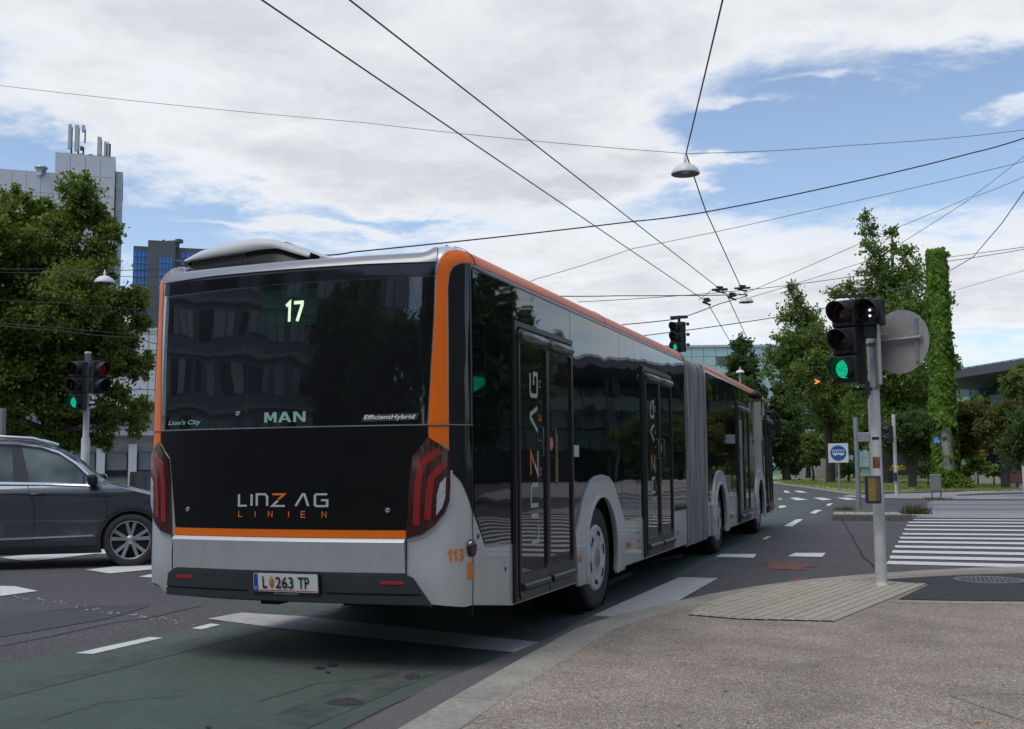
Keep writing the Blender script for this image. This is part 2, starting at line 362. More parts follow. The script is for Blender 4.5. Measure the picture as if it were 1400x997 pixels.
def glassmat(name, bump, bs, col=(.006, .008, .009)):
    m = mat(name, col, .025, spec=.62); t = m.node_tree; b = t.nodes['Principled BSDF']
    tcn = t.nodes.new('ShaderNodeTexCoord'); n = t.nodes.new('ShaderNodeTexNoise'); n.inputs['Scale'].default_value = bs; n.inputs['Detail'].default_value = 1.2
    t.links.new(tcn.outputs['Object'], n.inputs['Vector']); bp = t.nodes.new('ShaderNodeBump'); bp.inputs['Strength'].default_value = 1; bp.inputs['Distance'].default_value = bump
    t.links.new(n.outputs[0], bp.inputs['Height']); t.links.new(bp.outputs[0], b.inputs['Normal']); b.inputs['IOR'].default_value = 1.55; return m
glass = glassmat('tinted_glass', .0035, 1.6); glass_rear = glassmat('tinted_rear_glass', .004, 2.0, (.010, .0105, .0125)); glass_rear.node_tree.nodes['Principled BSDF'].inputs['IOR'].default_value = 1.72; 
door_glass = glassmat('door_glass', .001, 1.5, (.020, .019, .018))
matt_black = mat('rear_panel_black', (.007, .007, .0075), .30, spec=.25, bump=.001, bscale=3, var=.2, scale=4)
rubber = mat('rubber', (.014, .014, .015), .62, var=.2, scale=20); tyre_m = mat('tyre', (.034, .033, .032), .78, var=.25, scale=12, bump=.001)
plastic_dk = mat('dark_bumper_plastic', (.034, .038, .041), .5, var=.12, scale=9, bump=.0006, bscale=200)
frame_dk = mat('door_frame', (.045, .045, .047), .35, metal=.3, var=.1)
frame_lt = mat('door_frame_top', (.16, .155, .15), .3, metal=.5)
hub_m = mat('hubcap_silver', (.58, .59, .59), .4, metal=.25, var=.15, scale=14); steel = mat('galvanised_steel', (.30, .31, .31), .5, metal=.5, var=.15, scale=9, bump=.0006)
white_pole = mat('white_pole_paint', (.52, .52, .49), .5, var=.1, scale=10, bump=.0006, bscale=50, var2=.1, scale2=5)
logo_grey = mat('logo_grey', (.46, .48, .48), .4); logo_or = mat('logo_orange', (.75, .18, .02), .4); logo_mint = mat('logo_mint', (.27, .47, .40), .4)
red_lens = mat('red_lens', (.040, .004, .005), .10, coat=1); red_bright = mat('red_strip', (.26, .010, .008), .3, coat=.6, var=.15, scale=40)
clear_lens = mat('clear_lens', (.42, .43, .44), .2, var=.35, scale=60, coat=1); amber = mat('amber_reflector', (.60, .20, .02), .3, coat=.6); red_refl = mat('red_reflector', (.45, .02, .02), .3, coat=.6)
bellow_m = mat('bellows_fabric', (.36, .35, .34), .7, var=.6, scale=3.2, var2=.25, scale2=2, stretch=(.5, 7, .10), detail=3)
under = mat('underbody', (.012, .012, .012), .9)
led = mat('led_digits', (.1, .1, .1), .5, emit=(.62, .80, .55), estr=.95)

# ================================================================ ground
ST = {'kind': 'structure'}
ground = sheet('road', [(-900, -900), (900, -900), (900, 1500), (-900, 1500)], 0, asphalt, **ST)
def px(poly, z=0.0): return [(G(a, b, z).x, G(a, b, z).y) for a, b in poly]
# green bus lane: near boundary runs along the gutter, far edge bends away past the bus
lane_pts = [(-2.03, -1.2), (-2.9, -4.2), (1.0, -4.2)] + px([(471, 997), (520, 972), (600, 936), (700, 893), (745, 877), (808, 841), (895, 800), (940, 786), (982, 766), (1020, 747), (1063, 723), (1110, 698), (1140, 684.5), (1100, 682)]) + [(-1.6, 40), (-6, 46), (-2.3, 26), (-1.95, 14), (-1.95, 3)] + px([(285, 855)])
lane_pts = lane_pts[3:] + lane_pts[:3]
lane = sheet('bus_lane', px([(0, 908.5), (285, 855.5)]) + [(-2.0, 8), (-2.2, 20), (-3.0, 32), (-6, 47)] + px([(1064, 681), (1100, 681.5), (1140, 684), (1110, 697), (1063, 723), (1020, 747), (982, 766), (940, 786), (895, 800), (808, 841), (745, 877), (700, 893), (600, 936), (520, 972), (471, 997)]) + [(.9, -3.4), (-2.0, -3.6)], .004, lane_green, **ST)
MK = link('road_marking', None, None, **ST)
def mark(poly, z=.008, m=None, name='painted_stripe'): return sheet(name, px(poly, z) , z, m or paint, MK)
for q in [[(103, 893), (204, 871), (223, 872), (127, 894)], [(262, 859), (288, 852.5), (301, 854), (276, 860.5)],
          [(0, 801), (20, 801.5), (52, 808), (0, 815)], [(0, 762), (110, 752), (213, 749), (213, 757), (130, 757), (40, 768)], [(117, 779), (213, 768), (213, 778), (150, 784)], [(190, 788.5), (214, 783.5), (214, 790)],
          [(978, 761.5), (985, 757.5), (1034, 757.5), (1031, 762.5)], [(1077, 760.5), (1087, 756), (1129, 756), (1124, 761.5)],
          [(1072, 719), (1089, 710), (1098, 710), (1083, 720)], [(1107, 701), (1116, 697), (1124, 697.5), (1114, 702.5)], [(1129, 691), (1134, 688), (1139, 688.5), (1133, 692)],
          [(1080, 680.5), (1090, 680.5), (1105, 683.5), (1088, 684)], [(1112, 680.5), (1124, 680.5), (1138, 683), (1124, 684)], [(1143, 680.5), (1158, 680.5), (1173, 683), (1158, 683.5)], [(1064, 681), (1070, 682), (1066, 683.5)],
          [(1071, 671), (1076, 671), (1081, 674), (1073, 673.5)], [(1085, 671), (1094, 671), (1104, 673.5), (1092, 673.5)], [(1064, 692), (1072, 691), (1076, 693), (1066, 695)],
          [(1042, 737), (1050, 733), (1054, 733), (1047, 737.5)]]:
    mark(q)
mark([(929, 789), (981.5, 790.5), (886, 845), (809, 842)], m=paint_worn, name='broad_band')
mark([(283, 846), (330, 837.5), (420, 843), (737, 878), (716, 893), (640, 886), (400, 861)], m=paint_worn, name='broad_band')
mark([(805, 812), (868, 785), (860, 783), (800, 806)], m=paint_worn)
mark([(895, 766), (935, 757), (932, 762), (892, 768)], m=paint_worn)
# thin kerb-side gutter band of rougher asphalt
gut = sheet('gutter', px([(471, 1005), (600, 935), (745, 877), (808, 843), (850, 846), (830, 870), (760, 920), (670, 968), (600, 1010)]), .012, mat('gutter_asphalt', (.115, .108, .105), .9, var=.35, scale=70, bump=.006), **ST)
# zebra crossing: eleven bars
zl = [(1213, 769), (1216.6, 761.6), (1220, 754), (1223.5, 747.2), (1228, 740.8), (1230.5, 735.2), (1234, 729.8), (1236.5, 723.8), (1239.5, 718.6), (1242, 714.2), (1244.5, 710.3)]
zr = [773.5, 765, 757.2, 749.8, 743, 736.9, 731.2, 725.2, 719.7, 715, 711]
for i, ((x, y), yr) in enumerate(zip(zl, zr)):
    h = 2.9 - i*.17
    A, B = G(x, y, .008), G(1400, yr, .008); u = (B-A).normalized(); n_ = Vector((-u.y, u.x, 0)); w = .25
    B2 = A + u*11
    sheet('crossing_bar', [tuple((A-n_*w)[:2]), tuple((B2-n_*w)[:2]), tuple((B2+n_*w)[:2]), tuple((A+n_*w)[:2])], .008, paint, MK)
# second crossing surface (light grey bands) beyond the island
for k, (y0, y1) in enumerate([(684.6, 690.2), (690.8, 696.2), (696.8, 701.5)]):
    mark([(1276-k*9, y0), (1400, y0-.2), (1520, y0-.4), (1520, y1-.2), (1400, y1), (1264-k*10, y1)], .008, lane_grey, 'pale_crossing_band')
# cracks and stains
def rough(pl, n=5, amt=.18):
    o = []; P_ = [Vector(p) for p in pl]; c = sum(P_, Vector((0, 0)))/len(P_)
    for a, b in zip(P_, P_[1:]+P_[:1]):
        for k in range(n): q = a.lerp(b, k/n); q += (q-c)*random.uniform(-amt, amt); o.append(tuple(q))
    return o
def ribbon(pts, w, z, m, nm='asphalt_crack'):
    P_ = [Vector(px([p], z)[0]) for p in pts]; Q = []
    for i in range(len(P_)-1):
        for t in (0, .25, .5, .75): Q.append(P_[i].lerp(P_[i+1], t)+Vector((random.uniform(-1, 1), random.uniform(-1, 1)))*w*.7*(1 if t else 0))
    Q.append(P_[-1]); pl = stroke([tuple(q) for q in Q], w); return sheet(nm, pl, z, m, MK)
ribbon([(0, 883), (70, 870), (150, 852), (215, 842), (275, 828)], .018, .006, crack_m)
ribbon([(1152, 712), (1163, 730), (1172, 748), (1182, 763), (1198, 778)], .03, .006, crack_m)
ribbon([(0, 842), (60, 836), (150, 829), (215, 824)], .010, .006, crack_m); ribbon([(1000, 775), (1090, 770), (1140, 771), (1200, 775)], .010, .0065, crack_m)
ribbon([(350, 960), (430, 935), (520, 925), (600, 905)], .006, .0085, crack_m); ribbon([(60, 985), (140, 960), (260, 950)], .006, .0085, crack_m)
for (x0, w_) in ((-1.35, .34), (.72, .34)):     # darker wheel tracks worn into the lane
    sheet('tyre_track', [(x0, -4), (x0+w_, -4), (x0+w_+.05, 3), (x0+.05, 3)], .0062, mat('tyre_track_%d' % (x0 > 0), (.053, .067, .056), .75, var=.3, scale=6, var2=.25, scale2=1.5, detail=10), MK)
for (a, b, rx, ry) in [(437, 913, 9, 2), (455, 909.5, 10, 1.6), (448, 919, 5, 1), (563, 925, 14, 5), (470, 960, 32, 6), (285, 994, 5, 2)]:
    mark([(a+rx*cos(t*pi/12)*random.uniform(.55, 1.1), b+ry*sin(t*pi/12)*random.uniform(.55, 1.1)) for t in range(23, -1, -1)], .0085, tar if rx < 12 else asphalt_new, 'oil_stain')
# worn white specks along the old line on the left
for i in range(46):
    t = random.random(); a = 20+t*270+random.uniform(-8, 8); b = 815+t*42+random.uniform(-3, 3); r_ = random.uniform(1, 3.5)
    mark([(a-r_, b), (a, b+.7), (a+r_, b+.2), (a, b-.6)], .006, paint_worn, 'worn_speck')

mark(rough([(1046, 772), (1052, 768), (1075, 768), (1112, 770.5), (1112, 775), (1090, 779), (1060, 779)]), .006, red_paint, 'worn_red_patch')
mark(rough([(1085, 790), (1105, 788), (1106, 792), (1075, 797)]), .006, red_paint, 'worn_red_patch')
# near pavement: outer kerb edge polyline at z .05
KZ = .05
kout = [(1.62, -5.2)] + [tuple(G(a, b, KZ)[:2]) for a, b in [(542, 997), (640, 939), (740, 884), (800, 851), (868, 834), (941, 817), (1014, 804), (1078, 794.5), (1143, 788), (1207, 783.3), (1271, 778.6), (1320, 776.3), (1400, 774.5)]]
e0, e1 = Vector(kout[-2]), Vector(kout[-1]); d = (e1-e0).normalized()
kout += [tuple(e1+d*3), tuple(e1+d*9), tuple(e1+d*20)]
def offset_line(pl, w):
    o = stroke(pl, 2*w); n = len(pl); return o[:n]   # right-hand side
kin = offset_line(kout, .30)
if (Vector(kin[5])-Vector(kout[5])).x < 0: kin = [tuple(2*Vector(a)-Vector(b)) for a, b in zip(kout, kin)]
kerb = link('kerb', None, None, **ST)
def resample(pl, step):
    pl = [Vector(p) for p in pl]; L_ = [0]
    for a, b in zip(pl, pl[1:]): L_.append(L_[-1]+(b-a).length)
    def at(d):
        for i in range(len(pl)-1):
            if d <= L_[i+1] or i == len(pl)-2: return pl[i].lerp(pl[i+1], (d-L_[i])/max(1e-6, L_[i+1]-L_[i]))
    return [at(k*step) for k in range(int(L_[-1]/step)+1)], at, L_[-1]
def stones(outl, width, z0, z1, step, m, parent, gap=.008, name='kerb_stone', side=1, bev=.012):
    pts, at, tot = resample(outl, step)
    for a, b in zip(pts, pts[1:]):
        u = (b-a).normalized(); n_ = Vector((u.y, -u.x))*side; a2, b2 = a+u*gap, b-u*gap
        mb = MB(); mb.prism([tuple(a2), tuple(a2+n_*width), tuple(b2+n_*width), tuple(b2)][::side], z0, z1)
        mb.build(name, m, parent, bev=bev)
stones(kout, .30, -.05, KZ, .9, kerb_m, kerb, gap=.011)
slab('kerb_bed', kout + kin[::-1], -.05, KZ-.016, kerb_dark, kerb)
walk = slab('pavement', [tuple(Vector(p)) for p in kin] + [(40, -5), (40, -20), (1.9, -20)], -.05, KZ-.003, aggregate, **ST)
# dark asphalt patch and tactile field set into the pavement
sheet('pavement_patch', px([(1228, 819.5), (1271, 799), (1206, 792.5), (1271, 788.5), (1320, 786), (1400, 784), (1700, 782), (1700, 822), (1400, 822), (1290, 821)], KZ), KZ+.003, asphalt_new, **ST)
band = link('edging_stones', None, None, **ST)
a_, b_ = Vector(px([(1219, 821.5)], KZ)[0]), Vector(px([(1460, 825.5)], KZ)[0])
stones([tuple(a_), tuple(b_)], .14, KZ-.06, KZ+.006, .5, kerb_m, band, gap=.004, name='edging_stone', side=1, bev=.004)
# pale repaired patch and hairline joints in the foreground, gum and grit
for q_ in ([(1298, 951), (1345, 967), (1400, 986), (1450, 1004)], [(1298, 951), (1345, 949.5), (1430, 948)]):
    P_ = [Vector(v_) for v_ in px(q_, KZ)]; sheet('pavement_joint', stroke([tuple(v_) for v_ in P_], .006), KZ+.0012, kerb_dark, **ST)
gum = mat('gum_spot', (.075, .068, .062), .8)
GS = link('gum_spots', None, None, **ST)
for i in range(9):
    a_, b_ = random.uniform(700, 1400), random.uniform(845, 995)
    if a_ < 700+(995-b_)*.9: continue
    r_ = random.uniform(.005, .012); q = G(a_, b_, KZ); sheet('gum_spot', [(q.x+r_*cos(t)*random.uniform(.8, 1.1), q.y+r_*sin(t)*random.uniform(.8, 1.1)) for t in np.linspace(0, 2*pi, 9)[:-1]], KZ+.0016, gum, GS)
# dry leaves blown against the kerb
lv = mat('dry_leaf', (.30, .17, .05), .8, var=.4, scale=3); V = []; F = []
for i in range(34):
    t_ = random.random(); k_ = Vector(kin[2]).lerp(Vector(kin[8]), t_) if random.random() < .6 else Vector((random.uniform(2.4, 6), random.uniform(-2.5, 5.5)))
    q = Vector((k_.x+random.uniform(.0, .5), k_.y+random.uniform(-.2, .2), KZ+.006)); a_ = random.uniform(0, 6.3); u_ = Vector((cos(a_), sin(a_), random.uniform(-.1, .1)))*random.uniform(.010, .020); v_ = Vector((-sin(a_), cos(a_), random.uniform(-.1, .1)))*random.uniform(.006, .011); j = len(V)
    V += [q-u_, q+v_, q+u_, q-v_]; F.append((j+3, j+2, j+1, j))
link('leaf_litter', mesh('leaf_litter', V, F, lv), None, kind='stuff')
# old repair in the left carriageway
sheet('road_repair', px([(0, 846), (118, 828), (205, 829), (150, 846), (0, 872)]), .0045, mat('asphalt_repair', (.060, .058, .062), .85, var=.3, scale=60, bump=.004, bscale=200), **ST)
# tactile slabs with ridges
tf = link('tactile_field', None, None, **ST)
A0 = Vector(px([(1143, 849)], KZ)[0]); A1 = Vector(px([(1267, 798.5)], KZ)[0]); u = (A1-A0).normalized(); v = Vector((-u.y, u.x))
regs = [Vector(p) for p in px([(941, 841), (1010, 847), (1143, 850), (1267, 798.5), (1215, 796.5), (1150, 795), (1078, 798), (1010, 812), (960, 827)], KZ)]
ctr = sum(regs, Vector((0, 0)))/len(regs)
tbm = {}
def slab_mesh():
    mb = MB(); s = .4; mb.box((s/2, s/2, -.022), (s-.006, s-.006, .05)); 
    for k in range(4):
        y = (k+.5)*s/4; V = [(.006, y-.042, .003), (s-.006, y-.042, .003), (s-.006, y-.034, .008), (.006, y-.034, .008), (.006, y+.034, .008), (s-.006, y+.034, .008), (s-.006, y+.042, .003), (.006, y+.042, .003)]
        mb.add(V, [(0, 1, 2, 3), (3, 2, 5, 4), (4, 5, 6, 7), (0, 3, 4, 7), (1, 6, 5, 2)])
    return mb
base_slab = slab_mesh(); smesh = mesh('tactile_slab', base_slab.V, base_slab.F, tactile_m); smesh.materials.append(tactile_base_m)
for p_ in smesh.polygons: p_.material_index = 1 if p_.index < 6 else 0
ang = math.atan2(u.y, u.x)
proj_ = [((r-A0).dot(u), (r-A0).dot(v)) for r in regs]
i0, i1 = int(min(p[0] for p in proj_)/.4)-1, int(max(p[0] for p in proj_)/.4)+1; j0, j1 = int(min(p[1] for p in proj_)/.4)-1, int(max(p[1] for p in proj_)/.4)+1
def inside(pt, poly):
    c = False
    for i in range(len(poly)):
        a, b = poly[i-1], poly[i]
        if (a.y > pt.y) != (b.y > pt.y) and pt.x < (b.x-a.x)*(pt.y-a.y)/(b.y-a.y)+a.x: c = not c
    return c
for i in range(i0, i1+1):
    for j in range(j0, j1+1):
        o = A0+u*(i*.4)+v*(j*.4); cs = [o+u*a+v*b for a, b in ((.02, .02), (.38, .02), (.38, .38), (.02, .38))]; ins = [inside(c, regs) for c in cs]
        if all(ins): link('tactile_slab', smesh, tf, (o.x, o.y, KZ), (0, 0, ang))
        elif any(ins) or inside(o+u*.2+v*.2, regs):
            bm = bmesh.new(); bm.from_mesh(smesh); bm.transform(Matrix.Translation((o.x, o.y, KZ)) @ Matrix.Rotation(ang, 4, 'Z'))
            for k in range(len(regs)):
                a, b = regs[k-1], regs[k]; n_ = Vector((b.y-a.y, a.x-b.x)); 
                if (ctr-a).dot(n_) > 0: n_ = -n_
                if not any((c-a).dot(n_) > 0 for c in cs): continue
                bmesh.ops.bisect_plane(bm, geom=bm.verts[:]+bm.edges[:]+bm.faces[:], plane_co=(a.x, a.y, 0), plane_no=(n_.x, n_.y, 0), clear_outer=True)
            if bm.faces:
                me = bpy.data.meshes.new('tactile_slab'); bm.to_mesh(me); me.materials.append(tactile_m); me.materials.append(tactile_base_m); link('tactile_slab', me, tf)
            bm.free()
# plain light slabs between kerb and tactile field
c_ = px([(1353, 793.5)], KZ)[0]
mh = thing('manhole_cover', 'round iron manhole cover set in the dark asphalt patch beside the crossing', 'manhole cover', (c_[0], c_[1], KZ))
iron = mat('cast_iron', (.17, .17, .18), .55, metal=.5, var=.2, scale=25)
mb = MB(); mb.lathe([(.37, .004), (.37, .010), (.31, .010), (.31, .004)], 40); mb.build('ring', iron, mh)
mb = MB(); mb.lathe([(0, .006), (.305, .006)], 40); mb.build('plate', kerb_dark, mh)
mb = MB()
for k in range(-6, 7):
    for l in range(-6, 7):
        if math.hypot(k, l) < 6.3: mb.box((k*.045, l*.045, .009), (.030, .030, .008), rz=.785 if (k+l) % 2 else 0)
mb.build('raised_stud', iron, mh, kind='stuff')
cg = G(1333, 988, KZ); mb = MB(); mb.tube([(0, 0, .006), (.03, .008, .006)], .0045, 8); tag(mb.build('cigarette_end', mat('cigarette_paper', (.65, .33, .08), .8), None, tuple(cg)), 'tiny orange cigarette end lying on the pavement in the foreground', 'litter')

# traffic island with kerb stones and small pavers
il = px([(1137, 706.5), (1139, 702), (1160, 699), (1245, 698.3), (1252, 700), (1247, 708), (1140, 708)], .12)
isl = thing('traffic_island', 'small paved traffic island in the road, weeds growing at its edges', 'traffic island')
I0, I1 = Vector(px([(1137.5, 704.8)], .12)[0]), Vector(px([(1248, 705.3)], .12)[0]); iu = (I1-I0).normalized(); iv = Vector((-iu.y, iu.x)); ilen = (I1-I0).length; iw = 2.3
ia = math.atan2(iu.y, iu.x); isl.location = (I0.x, I0.y, 0); isl.rotation_euler = (0, 0, ia)
mb = MB(); mb.prism([(0, .1), (.1, 0), (ilen, 0), (ilen, iw), (.5, iw), (0, iw-.5)], 0, .105); mb.build('core', kerb_dark, isl)
nk = 7
for k in range(nk):
    MB().box(((k+.5)*ilen/nk, .07, .065), (ilen/nk-.012, .16, .15), bev=.012).build('kerb_stone', kerb_dark, isl)
    MB().box(((k+.5)*ilen/nk, iw-.07, .065), (ilen/nk-.012, .16, .15), bev=.012).build('kerb_stone', kerb_dark, isl)
pm = MB().box((0, 0, 0), (.245, .245, .04), bev=.006); pme = mesh('paver', pm.V, pm.F, kerb_m)
for a in range(int(ilen/.26)):
    for b in range(int((iw-.34)/.26)):
        link('paver', pme, isl, (.14+(a+.0)*.26+.02, .29+b*.26, .1+random.uniform(0, .006)))
# strip of light pavement continuing right of the island between both crossings
sheet('refuge_pavement', px([(1249, 700.5), (1400, 700.8), (1560, 701), (1560, 708.5), (1400, 708.8), (1244, 708.6)], .03), .03, paver, **ST)
# far pavement, grass and paths
fp = sheet('far_pavement', px([(1150, 678.5), (1170, 675), (1232, 672.5), (1303, 670.5), (1363, 667), (1390, 660), (1560, 657), (1800, 657), (1800, 682), (1560, 682.6), (1400, 683), (1280, 682.7), (1205, 681), (1160, 680)], .02), .02, paver, **ST)
mark([(1306, 676.5), (1345, 674.5), (1400, 673.2), (1500, 671), (1500, 672.5), (1400, 675), (1310, 677.8)], .026, asphalt_new, 'dark_strip')
lawn = sheet('lawn', px([(1040, 657.2), (1065, 659.5), (1108, 665), (1140, 669.5), (1169, 673.5), (1232, 672), (1303, 670), (1363, 666.4), (1386, 663), (1410, 657), (1500, 655), (1800, 652), (2600, 650)], .03) + [(420, 420), (-60, 620)] + px([(1000, 646)], .03), .03, grass_m, **ST)
for q in [[(1000, 649.5), (1065, 653), (1206, 655.5), (1400, 655), (1600, 653.5), (1600, 657.6), (1400, 658.8), (1206, 658), (1110, 657), (1065, 656.2), (1000, 652.5)],
          [(1040, 641.8), (1085, 640.6), (1140, 637.8), (1170, 637.2), (1170, 638.3), (1140, 639.5), (1090, 642.7), (1040, 643.8)]]:
    sheet('garden_path', px(q, .05), .05, paver_pink, **ST)
fk = link('far_kerb', None, None, **ST)
stones([tuple(Vector(p)) for p in px([(1169, 675), (1140, 671.3), (1108, 666.6), (1064, 660.8), (1030, 657.5)], .1)], .3, 0, .1, 2.0, kerb_m, fk, side=1, bev=.02)
stones([tuple(Vector(p)) for p in px([(1169, 674.4), (1232, 673), (1303, 671), (1363, 667.4)], .08)], .15, 0, .08, 1.5, kerb_dark, fk, side=-1, bev=.02)
# left far pavement in front of the buildings
sheet('left_pavement', [(-80, 8), (-80, 60), (-3.5, 78), (-9, 40), (-14, 20), (-20, 10)], .02, paver, **ST)

# ================================================================ articulated bus
def make_contour():
    pts = [(t, .085*(t/1.03)**2) for t in np.linspace(0, 1.03, 14)]
    a, b, c, d = [np.array(q) for q in ((1.03, .085), (1.18, .11), (1.275, .2), (1.275, .36))]
    for t in np.linspace(0, 1, 24)[1:]: pts.append(tuple(a*(1-t)**3+3*b*t*(1-t)**2+3*c*t*t*(1-t)+d*t**3))
    pts.append((1.275, 40)); pts = np.array(pts); L_ = np.concatenate([[0], np.cumsum(np.linalg.norm(np.diff(pts, axis=0), axis=1))]); return pts, L_
CP, CL = make_contour(); S0 = CL[-2]-.36      # side: s = y + S0
def contour(s):
    a = abs(s); x = np.interp(a, CL, CP[:, 0]); y = np.interp(a, CL, CP[:, 1]); return (x if s >= 0 else -(min(x, 1.0)+max(0, x-1.0)*.82)), y
ZR = 2.665
def rear_pt(s, z):
    x, y = contour(s); e = 2e-3; x1, y1 = contour(s-e); x2, y2 = contour(s+e); t = Vector((x2-x1, y2-y1)).normalized(); n2 = Vector((t.y, -t.x))
    a_ = abs(s); k = min(1, max(0, (a_-.98)/.22)); k = k*k*(3-2*k)
    rise = .085+.070*k; ins = 0; h = z; depth = .15 if a_ < 1.2 else .19
    if z > ZR:
        an = min(1.0, (z-ZR)/.27)*pi/2; ins = depth*(1-cos(an)); h = ZR+rise*sin(an)
    # rear lean of the upper glass and tuck of the bumper
    back = max(0, 1-max(0, y-.02)/.35)
    ins += back*(.035*max(0, (z-1.6)/1.06)**2 + .02*max(0, (.62-z)/.2))
    return Vector((x-n2.x*ins, y-n2.y*ins, h))
def rear_fn(s, z):
    e = 1.5e-3; p = rear_pt(s, z); du = rear_pt(s+e, z)-rear_pt(s-e, z); dv = rear_pt(s, z+e)-rear_pt(s, z-e); n = du.cross(dv)
    return p, (n.normalized() if n.length > 1e-12 else Vector((0, 0, 1)))
TH = .0118; YJ = 8.3; LF = 17.72
def front_pt(y, z):
    """s = y along the right side up to the front corner, then round the front and back along the left"""
    tot = LF; s_side = y
    smax = LF - .36
    if y <= smax: x, yy = 1.275, y; n2 = Vector((1, 0))
    else:
        q = S0+.36-(y-smax)      # contour coordinate, corner start -> centre -> other side
        cx_, cy_ = contour(q); x, yy = cx_, LF-cy_; e = 2e-3; x1, y1 = contour(q-e); x2, y2 = contour(q+e); t = Vector((x2-x1, -(y2-y1))).normalized(); n2 = Vector((-t.y, t.x))
        if n2.dot(Vector((x, yy-(LF-1.5)))) < 0: n2 = -n2
    ins = 0; h = z
    if z > ZR: an = min(1., (z-ZR)/.27)*pi/2; ins = .19*(1-cos(an)); h = ZR+.155*sin(an)
    fr = max(0, min(1, (yy-16.0)/1.7)); 
    if z > 2.3: h -= .30*fr**2.2*max(0, min(1, (z-2.3)/.4))
    x, yy = x-n2.x*ins, yy-n2.y*ins
    dy = yy-YJ; return Vector((x*cos(TH)-dy*sin(TH), YJ+x*sin(TH)+dy*cos(TH), h))
def front_fn(s, z):
    e = 1.5e-3; p = front_pt(s, z); n = (front_pt(s+e, z)-front_pt(s-e, z)).cross(front_pt(s, z+e)-front_pt(s, z-e)); return p, n.normalized()
bus = thing('articulated_bus', 'long silver, black and orange articulated city bus on line 17, seen from behind', 'bus')
RES = ([-1.4+.05*i for i in range(57)]+[1.6+i*.5 for i in range(20)]+[-1.6-i*.5 for i in range(20)], [.45, .55, .65, .9, 1.2, 1.6, 2.0, 2.4, 2.58]+[ZR+.0225*i for i in range(13)])
ZT = ZR+.27; SE = 8.66; AX1, AX2, AX3 = 3.42+S0, 10.23, 15.30
def arc(cx, cz, r, x0, x1, zb=.3, n=14):
    a0 = math.asin((zb-cz)/r); return [(cx+r*cos(t), cz+r*sin(t)) for t in np.linspace(pi-a0, a0, n)]
def body_outline(s0, s1, zb0, zb1, axles, r=.565):
    o = [(s0, zb0)]
    for a in axles: o += arc(a, .50, r, 0, 0, .32)
    return o+[(s1, zb1)]
shell = [(-SE, ZT), (-SE, .32)] + [(-s, z) for s, z in reversed(arc(AX1, .5, .565, 0, 0, .32))][::1]
def arc_pts(c, sgn=1, r=.565): return [(c+sgn*r*cos(t), .5+r*sin(t)) for t in np.linspace(pi+.32, -.32, 16)]
shell = [(-SE, .32)] + arc_pts(-AX1) + [(-2.14, .34), (-1.42, .46), (-1.15, .52), (-1.06, .50), (-.99, .462), (-.93, .45), (1.05, .445), (1.32, .415), (1.39, .42), (2.14, .33)] + arc_pts(AX1) + [(SE, .32), (SE, ZT), (-SE, ZT)]
wrap('body', shell, rear_fn, silver, bus, off=0, th=.02, res=RES)
ring = [rear_pt(s, ZT-.002) for s in list(np.linspace(-SE, -1.5, 8))+list(np.linspace(-1.4, 1.4, 50))+list(np.linspace(1.5, SE, 8))]
mb = MB(); mb.add([Vector((v.x, v.y, min(v.z, ZR+.078))) for v in ring], [tuple(range(len(ring)))]); mb.build('roof', silver_lt, bus)
# rear panels
wrap('rear_window', [(-1.05, 1.603), (-.278, 1.603), (-.278, 2.575), (-1.05, 2.565)], rear_fn, glass_rear, bus, off=.010, th=.02, res=RES)
wrap('rear_window', [(-.270, 1.603), (1.055, 1.603), (1.096, 2.30), (1.105, 2.58), (-.270, 2.58)], rear_fn, glass_rear, bus, off=.010, th=.02, res=RES)
wrap('top_band', [(-1.07, 2.575), (0, 2.588), (1.108, 2.588), (1.112, 2.668), (.6, 2.678), (-.6, 2.678), (-1.07, 2.655)], rear_fn, gloss_black, bus, off=.016, th=.03, res=RES)
wrap('roof_spoiler', [(-1.10, 2.668), (-.6, 2.69), (.6, 2.69), (1.118, 2.675), (1.13, ZT-.03), (-1.13, ZT-.03)], rear_fn, mat('spoiler_grey', (.27, .28, .30), .36, metal=.35, coat=.3), bus, off=.024, th=.03, res=RES)
wrap('engine_cover', [(-.88, .916), (.914, .916), (.935, 1.2), (.955, 1.39), (1.062, 1.515), (1.058, 1.592), (-1.05, 1.592), (-1.045, 1.51), (-.945, 1.40), (-.915, 1.2)], rear_fn, matt_black, bus, off=.012, th=.02, res=RES)
wrap('seam_trim', [(-1.19, 1.594), (1.39, 1.594), (1.39, 1.600), (-1.19, 1.600)], rear_fn, steel, bus, off=.0135, th=.01, res=RES)
wrap('orange_strip', [(-.886, .864), (.914, .864), (.914, .913), (-.886, .913)], rear_fn, orange, bus, off=.014, th=.02, res=RES)
wrap('lower_panel', [(-.878, .64), (.906, .64), (.911, .858), (-.883, .858)], rear_fn, silver, bus, off=.010, th=.02, res=RES)
ss_ = np.linspace(-.880, .909, 42); rowsP = []
for z_, o_ in ((.860, .010), (.852, .030), (.836, .040), (.80, .034), (.70, .020), (.640, .014)):
    rowsP.append([rear_fn(q, z_)[0]+rear_fn(q, z_)[1]*o_ for q in ss_])
n_ = len(ss_); MB().add([v for r in rowsP[:3] for v in r], [(i*n_+j, (i+1)*n_+j, (i+1)*n_+j+1, i*n_+j+1) for i in range(2) for j in range(n_-1)], True).build('panel_lip', silver_lt, bus)
MB().add([v for r in rowsP[2:] for v in r], [(i*n_+j, (i+1)*n_+j, (i+1)*n_+j+1, i*n_+j+1) for i in range(3) for j in range(n_-1)], True).build('panel_face', silver, bus)
